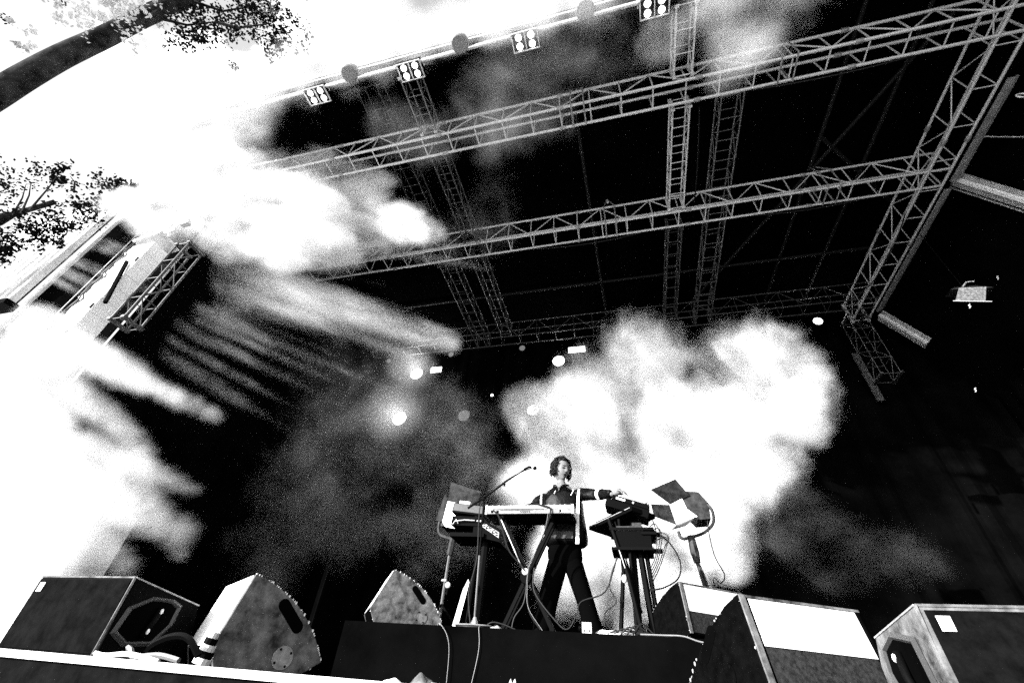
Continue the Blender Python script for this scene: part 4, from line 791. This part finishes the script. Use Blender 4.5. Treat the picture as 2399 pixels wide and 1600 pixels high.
    Lk.new(Mt('MULTIPLY', Mt('MULTIPLY', mr.outputs[0], tx.outputs[0]), mk.outputs[0]), vc.inputs['Density'])
    sm = N.new('GeometryNodeSetMaterial'); Lk.new(vc.outputs[0], sm.inputs[0]); Lk.new(sm.outputs[0], out.inputs[0])
    m = bpy.data.materials.new(name); m.use_nodes = True; m.node_tree.nodes.clear()
    pv = m.node_tree.nodes.new('ShaderNodeVolumePrincipled'); mo = m.node_tree.nodes.new('ShaderNodeOutputMaterial'); m.node_tree.links.new(pv.outputs[0], mo.inputs['Volume'])
    pv.inputs['Color'].default_value = (albedo, albedo, albedo, 1); pv.inputs['Anisotropy'].default_value = aniso; pv.inputs['Density'].default_value = 1
    sm.inputs['Material'].default_value = m; o.modifiers.new('grid', 'NODES').node_group = g
    o['kind'] = 'stuff'; o['label'] = SMOKE_LABELS.get(name, 'drifting stage smoke'); return o
SMOKE_LABELS['smoke'] = 'dense white smoke cloud behind the player'
smoke('smoke', 0.07, [[2.51, 7.8, 5.78, 0.91, 1], [3.02, 8.29, 5.43, 1.02, 1], [0.54, 7.99, 5.92, 1.12, 1], [-0.46, 8.48, 5.54, 1.21, 1], [3.27, 8.18, 4.83, 0.85, 1], [1.87, 7.87, 4.19, 0.87, 1], [0.89, 8.37, 4.62, 1.33, 1], [-0.92, 8.06, 4.27, 1.35, 1], [-2.05, 8.56, 5.25, 0.79, 1], [2.1, 8.25, 3.44, 0.93, 1], [0.89, 7.94, 2.81, 1.11, 1], [-0.42, 8.44, 3.17, 1.29, 1], [-1.71, 8.13, 3.33, 0.81, 1], [-1.16, 7.83, 2.01, 0.81, 1], [0.07, 8.32, 1.95, 0.86, 1], [1.26, 8.02, 2.28, 0.68, 1], [1.57, 8.51, 1.95, 0.34, 1], [-0.67, 8.2, 1.28, 0.4, 1], [0.38, 7.9, 1.26, 0.43, 1], [1.7, 8.39, 6.09, 0.48, 1], [1.7, 8.09, 5.1, 0.57, 1], [-0.15, 8.58, 1.23, 0.47, 1], [-1.16, 8.28, 1.52, 0.5, 1], [0.78, 7.97, 1.46, 0.37, 1], [-0.78, 8.47, 2.47, 0.72, 1]], .9, 1.8, 2.4, -.3, tex=(1.8, .32, .60, .22), soft=.75)
SMOKE_LABELS['smoke_wisps'] = 'thin grey smoke wisps between the crossed trusses and the cloud'
smoke('smoke_wisps', 0.09, [[-10.85, 7.6, 7.69, 1.73, 1], [-8.15, 8.09, 5.56, 1.94, 1], [-5.84, 7.79, 3.78, 1.43, 1], [-7.29, 8.28, 3.34, 1.46, 1], [-7.28, 7.98, 2.0, 1.02, 1], [-6.49, 7.67, 1.48, 0.61, 1], [-3.75, 8.17, 4.17, 1.44, 1], [-2.79, 7.86, 2.84, 0.86, 1], [-5.68, 8.36, 6.45, 1.18, 1], [-5.02, 8.05, 4.94, 1.44, 1], [-3.66, 7.74, 2.19, 0.82, 1], [-5.61, 8.24, 2.4, 0.81, 1], [-9.55, 7.93, 4.93, 1.25, 1]], .9, 2.4, .60, -.2, tex=(1.3, .42, .70, .03), albedo=.42)
SMOKE_LABELS['smoke_glow'] = 'smoke glowing around the rear lamps'
smoke('smoke_glow', 0.08, [[-6.06, 9.5, 7.66, 0.9, 1], [-6.24, 9.5, 6.08, 1.1, 1]], 1.2, .5, .13, 0, tex=(1.0, .3, .5, .6))
SMOKE_LABELS['smoke_high'] = 'light smoke drifting in front of the front trusses'
smoke('smoke_high', 0.08, [[-1.23, 2.4, 7.16, 0.85, 1], [-0.8, 2.4, 7.96, 0.79, 1], [-0.24, 2.4, 8.16, 1.19, 1], [-1.02, 2.4, 6.02, 0.63, 1], [-0.55, 2.4, 6.18, 0.52, 1], [-1.23, 2.4, 3.89, 0.45, 1], [-1.36, 2.4, 3.49, 0.28, 1], [-2.25, 2.4, 5.94, 0.53, 1], [-2.98, 2.4, 6.68, 0.48, 1]], 1.2, 2.6, .34, -.2, tex=(1.4, .45, .70, 0), albedo=.42)
SMOKE_LABELS['smoke_top'] = 'bright smoke at the top edge in front of the upper narrow truss'
smoke('smoke_top', 0.08, [[1.99, 2.3, 7.59, 0.77, 1], [2.57, 2.3, 7.89, 0.85, 1], [1.81, 2.3, 6.16, 0.4, 1], [1.13, 2.3, 7.16, 0.39, 1], [2.41, 2.3, 9.71, 1.32, 1], [1.68, 2.3, 8.34, 0.66, 1]], 1.3, 2.0, .40, -.2, tex=(1.6, .38, .65, .05))
SMOKE_LABELS['smoke_faint'] = 'faint smoke trailing off beside the cloud'
smoke('smoke_faint', 0.09, [[2.06, 6.75, 2.08, 0.66, 1], [2.49, 7.06, 1.9, 0.64, 1], [2.8, 6.87, 1.7, 0.52, 1], [3.43, 7.18, 1.83, 0.4, 1]], 1.0, 2.6, .34, -.2, tex=(1.6, .46, .72, 0), albedo=.30, streak=((1, 0, -.15), 2))
SMOKE_LABELS['smoke_left'] = 'sunlit smoke under the edge of the roof with light rays shaped into it'
smoke('smoke_left', 0.075, [[-8.48, 3.7, 9.34, 1.54, 1], [-7.58, 4.07, 9.46, 1.57, 1], [-5.67, 3.84, 8.08, 1.08, 1], [-4.9, 4.21, 7.93, 0.79, 1], [-3.65, 3.98, 6.65, 0.48, 1], [-2.95, 3.75, 5.89, 0.3, 1], [-5.22, 4.12, 6.99, 0.77, 1], [-6.01, 3.9, 6.88, 0.81, 1], [-8.45, 4.27, 8.02, 0.95, 1], [-9.09, 4.04, 12.03, 0.95, 1], [-6.85, 3.81, 9.34, 0.89, 1], [-10.56, 4.18, 9.2, 0.92, 1], [-12.28, 3.95, 13.81, 1.96, 1], [-10.7, 3.72, 13.2, 1.01, 1], [-12.59, 4.09, 12.48, 1.66, 1], [-8.74, 3.86, 7.55, 0.67, 1], [-11.82, 4.23, 10.27, 1.15, 1], [-10.08, 4.0, 9.78, 1.22, 1], [-14.42, 3.77, 15.05, 1.71, 1]], 1.1, 3.4, 3.6, -.2, tex=(1.6, .34, .60, .12), streak=((.89, -.05, -.45), 4.0), caps=[[[-17.01, 3.3, 18.76], [-15.52, 4.6, 24.03], 2.13, 1.15, 0.4], [[-14.7, 3.3, 15.57], [-11.21, 4.6, 18.76], 1.51, 0.74, 0.45], [[-12.71, 3.3, 12.82], [-11.27, 4.6, 15.53], 1.54, 0.79, 0.4], [[-11.2, 3.3, 10.75], [-8.34, 4.6, 12.11], 1.34, 0.64, 0.4], [[-10.34, 3.3, 9.56], [-5.56, 4.6, 9.66], 1.22, 0.51, 0.45], [[-9.74, 3.3, 8.73], [-3.79, 4.6, 8.01], 1.04, 0.39, 0.4], [[-9.21, 3.3, 8.0], [-3.29, 4.6, 7.0], 1.06, 0.42, 0.35], [[-8.74, 3.3, 7.35], [-4.24, 4.6, 6.72], 0.83, 0.35, 0.4], [[-8.32, 3.3, 6.77], [-5.62, 4.6, 6.73], 0.7, 0.36, 0.4]])  # caps fan out to shape light rays into the drifting smoke
SMOKE_LABELS['light_shaft_smoke'] = 'sun shafts shaped as long smoke streaks pointing away from the white speaker column'
smoke('light_shaft_smoke', 0.06, [], 1.0, 1.1, 2.6, -.2, tex=(2.2, .34, .66, .12), soft=.8, streak=((.89, -.05, -.45), 10.0), caps=[[[-9.28, 4.0, 6.94], [-2.86, 5.6, 4.98], 0.82, 0.4, 0.3], [[-8.86, 4.0, 6.36], [-3.66, 5.6, 4.77], 0.47, 0.35, 0.55], [[-8.85, 4.0, 6.2], [-5.29, 5.6, 5.3], 0.3, 0.39, 0.6], [[-8.23, 4.0, 5.51], [-3.99, 5.6, 4.08], 0.18, 0.29, 0.7], [[-7.89, 4.0, 4.9], [-4.53, 5.6, 3.68], 0.16, 0.28, 0.8], [[-7.96, 4.0, 4.36], [-5.37, 5.6, 3.23], 0.18, 0.31, 0.7], [[-9.79, 4.0, 7.8], [-4.78, 5.6, 6.85], 0.25, 0.39, 0.75], [[-7.18, 4.0, 7.4], [-2.33, 5.6, 6.92], 0.27, 0.28, 0.6], [[-7.74, 4.0, 8.44], [-2.79, 5.6, 8.34], 0.23, 0.29, 0.6], [[-8.4, 4.0, 9.68], [-3.74, 5.6, 10.21], 0.26, 0.35, 0.65], [[-10.04, 4.0, 11.63], [-5.0, 5.6, 12.7], 0.3, 0.42, 0.65], [[-11.44, 4.0, 13.49], [-6.18, 5.6, 15.2], 0.29, 0.43, 0.65], [[-12.68, 4.0, 15.58], [-7.27, 5.6, 18.18], 0.32, 0.5, 0.7], [[-9.65, 4.0, 7.43], [-3.75, 5.6, 5.9], 0.21, 0.27, 0.7], [[-8.43, 4.0, 5.78], [-4.92, 5.6, 4.79], 0.13, 0.22, 0.7], [[-8.17, 4.0, 5.28], [-4.28, 5.6, 3.93], 0.12, 0.2, 0.7], [[-7.83, 4.0, 4.57], [-4.94, 5.6, 3.43], 0.11, 0.21, 0.7]])  # light shafts given body as tapering streaks of smoke
SMOKE_LABELS['light_streak_smoke'] = 'thin light streaks shaped as smoke in front of the wing scrim'
smoke('light_streak_smoke', 0.05, [], 1.0, 1.0, .8, -.2, tex=(1.8, .4, .7, 0), streak=((.89, -.05, -.45), 5.0), caps=[[[-10.06, 3.15, 5.7], [-6.8, 3.15, 4.1], 0.14, 0.1, 0.3], [[-10.22, 3.15, 6.09], [-7.09, 3.15, 4.58], 0.13, 0.14, 0.3], [[-10.32, 3.15, 6.68], [-7.22, 3.15, 5.22], 0.22, 0.12, 0.3], [[-10.25, 3.15, 5.56], [-6.87, 3.15, 3.89], 0.11, 0.09, 0.3]])  # streaks of light across the scrim, built as thin smoke
SMOKE_LABELS['smoke_low'] = 'thick white smoke low at the open side of the stage'
smoke('smoke_low', 0.07, [[-6.88, 2.55, 2.48, 0.43, 1], [-6.68, 2.86, 2.2, 0.58, 1], [-5.33, 2.67, 1.39, 0.46, 1], [-5.44, 2.98, 0.87, 0.62, 1], [-5.06, 2.79, 1.07, 0.43, 1], [-4.2, 2.59, 0.63, 0.22, 1], [-7.13, 2.9, 1.86, 0.86, 1], [-8.12, 2.71, 2.72, 0.64, 1], [-5.31, 3.02, 0.59, 0.55, 1], [-4.47, 2.83, 0.53, 0.17, 1]], 1.2, 3.0, 2.4, -.2, tex=(1.9, .38, .62, .06), streak=((.72, .35, -.6), 2.5), caps=[[[-7.65, 2.8, 3.46], [-4.28, 3.2, 2.14], 0.35, 0.12, 0.3], [[-6.64, 2.8, 2.64], [-4.86, 3.2, 1.75], 0.26, 0.12, 0.3], [[-7.94, 2.8, 3.42], [-5.79, 3.2, 2.77], 0.29, 0.11, 0.35], [[-6.07, 2.8, 1.96], [-5.16, 3.2, 1.48], 0.23, 0.12, 0.3], [[-5.28, 2.8, 1.71], [-4.01, 3.2, 1.32], 0.18, 0.13, 0.35], [[-5.21, 2.8, 1.35], [-3.84, 3.2, 0.93], 0.29, 0.14, 0.35], [[-4.99, 2.8, 1.03], [-4.25, 3.2, 0.65], 0.27, 0.09, 0.35], [[-4.41, 2.8, 1.41], [-3.79, 3.2, 0.79], 0.19, 0.1, 0.4]])
SMOKE_LABELS['smoke_sky'] = 'bright smoke blowing across the open sky above the roof edge'
smoke('smoke_sky', 0.08, [[-5.62, 1.7, 7.31, 0.69, 1], [-5.43, 1.7, 7.93, 0.55, 1], [-4.84, 1.7, 8.14, 0.56, 1], [-4.12, 1.7, 8.28, 0.57, 1], [-3.34, 1.7, 8.13, 0.5, 1], [-2.77, 1.7, 8.34, 0.57, 1], [-2.02, 1.7, 8.39, 0.57, 1], [-1.28, 1.7, 8.17, 0.55, 1], [-0.59, 1.7, 7.98, 0.59, 1], [0.16, 1.7, 7.9, 0.57, 1], [-5.38, 1.7, 5.85, 0.67, 1], [-4.93, 1.7, 4.55, 0.47, 1], [-6.14, 1.7, 12.71, 1.31, 1], [-4.94, 1.7, 12.65, 1.3, 1], [-6.73, 1.7, 11.85, 0.88, 1]], 1.2, 1.6, .9, -.2, tex=(1.8, .34, .62, .1), streak=((.89, -.05, -.45), 3.0))
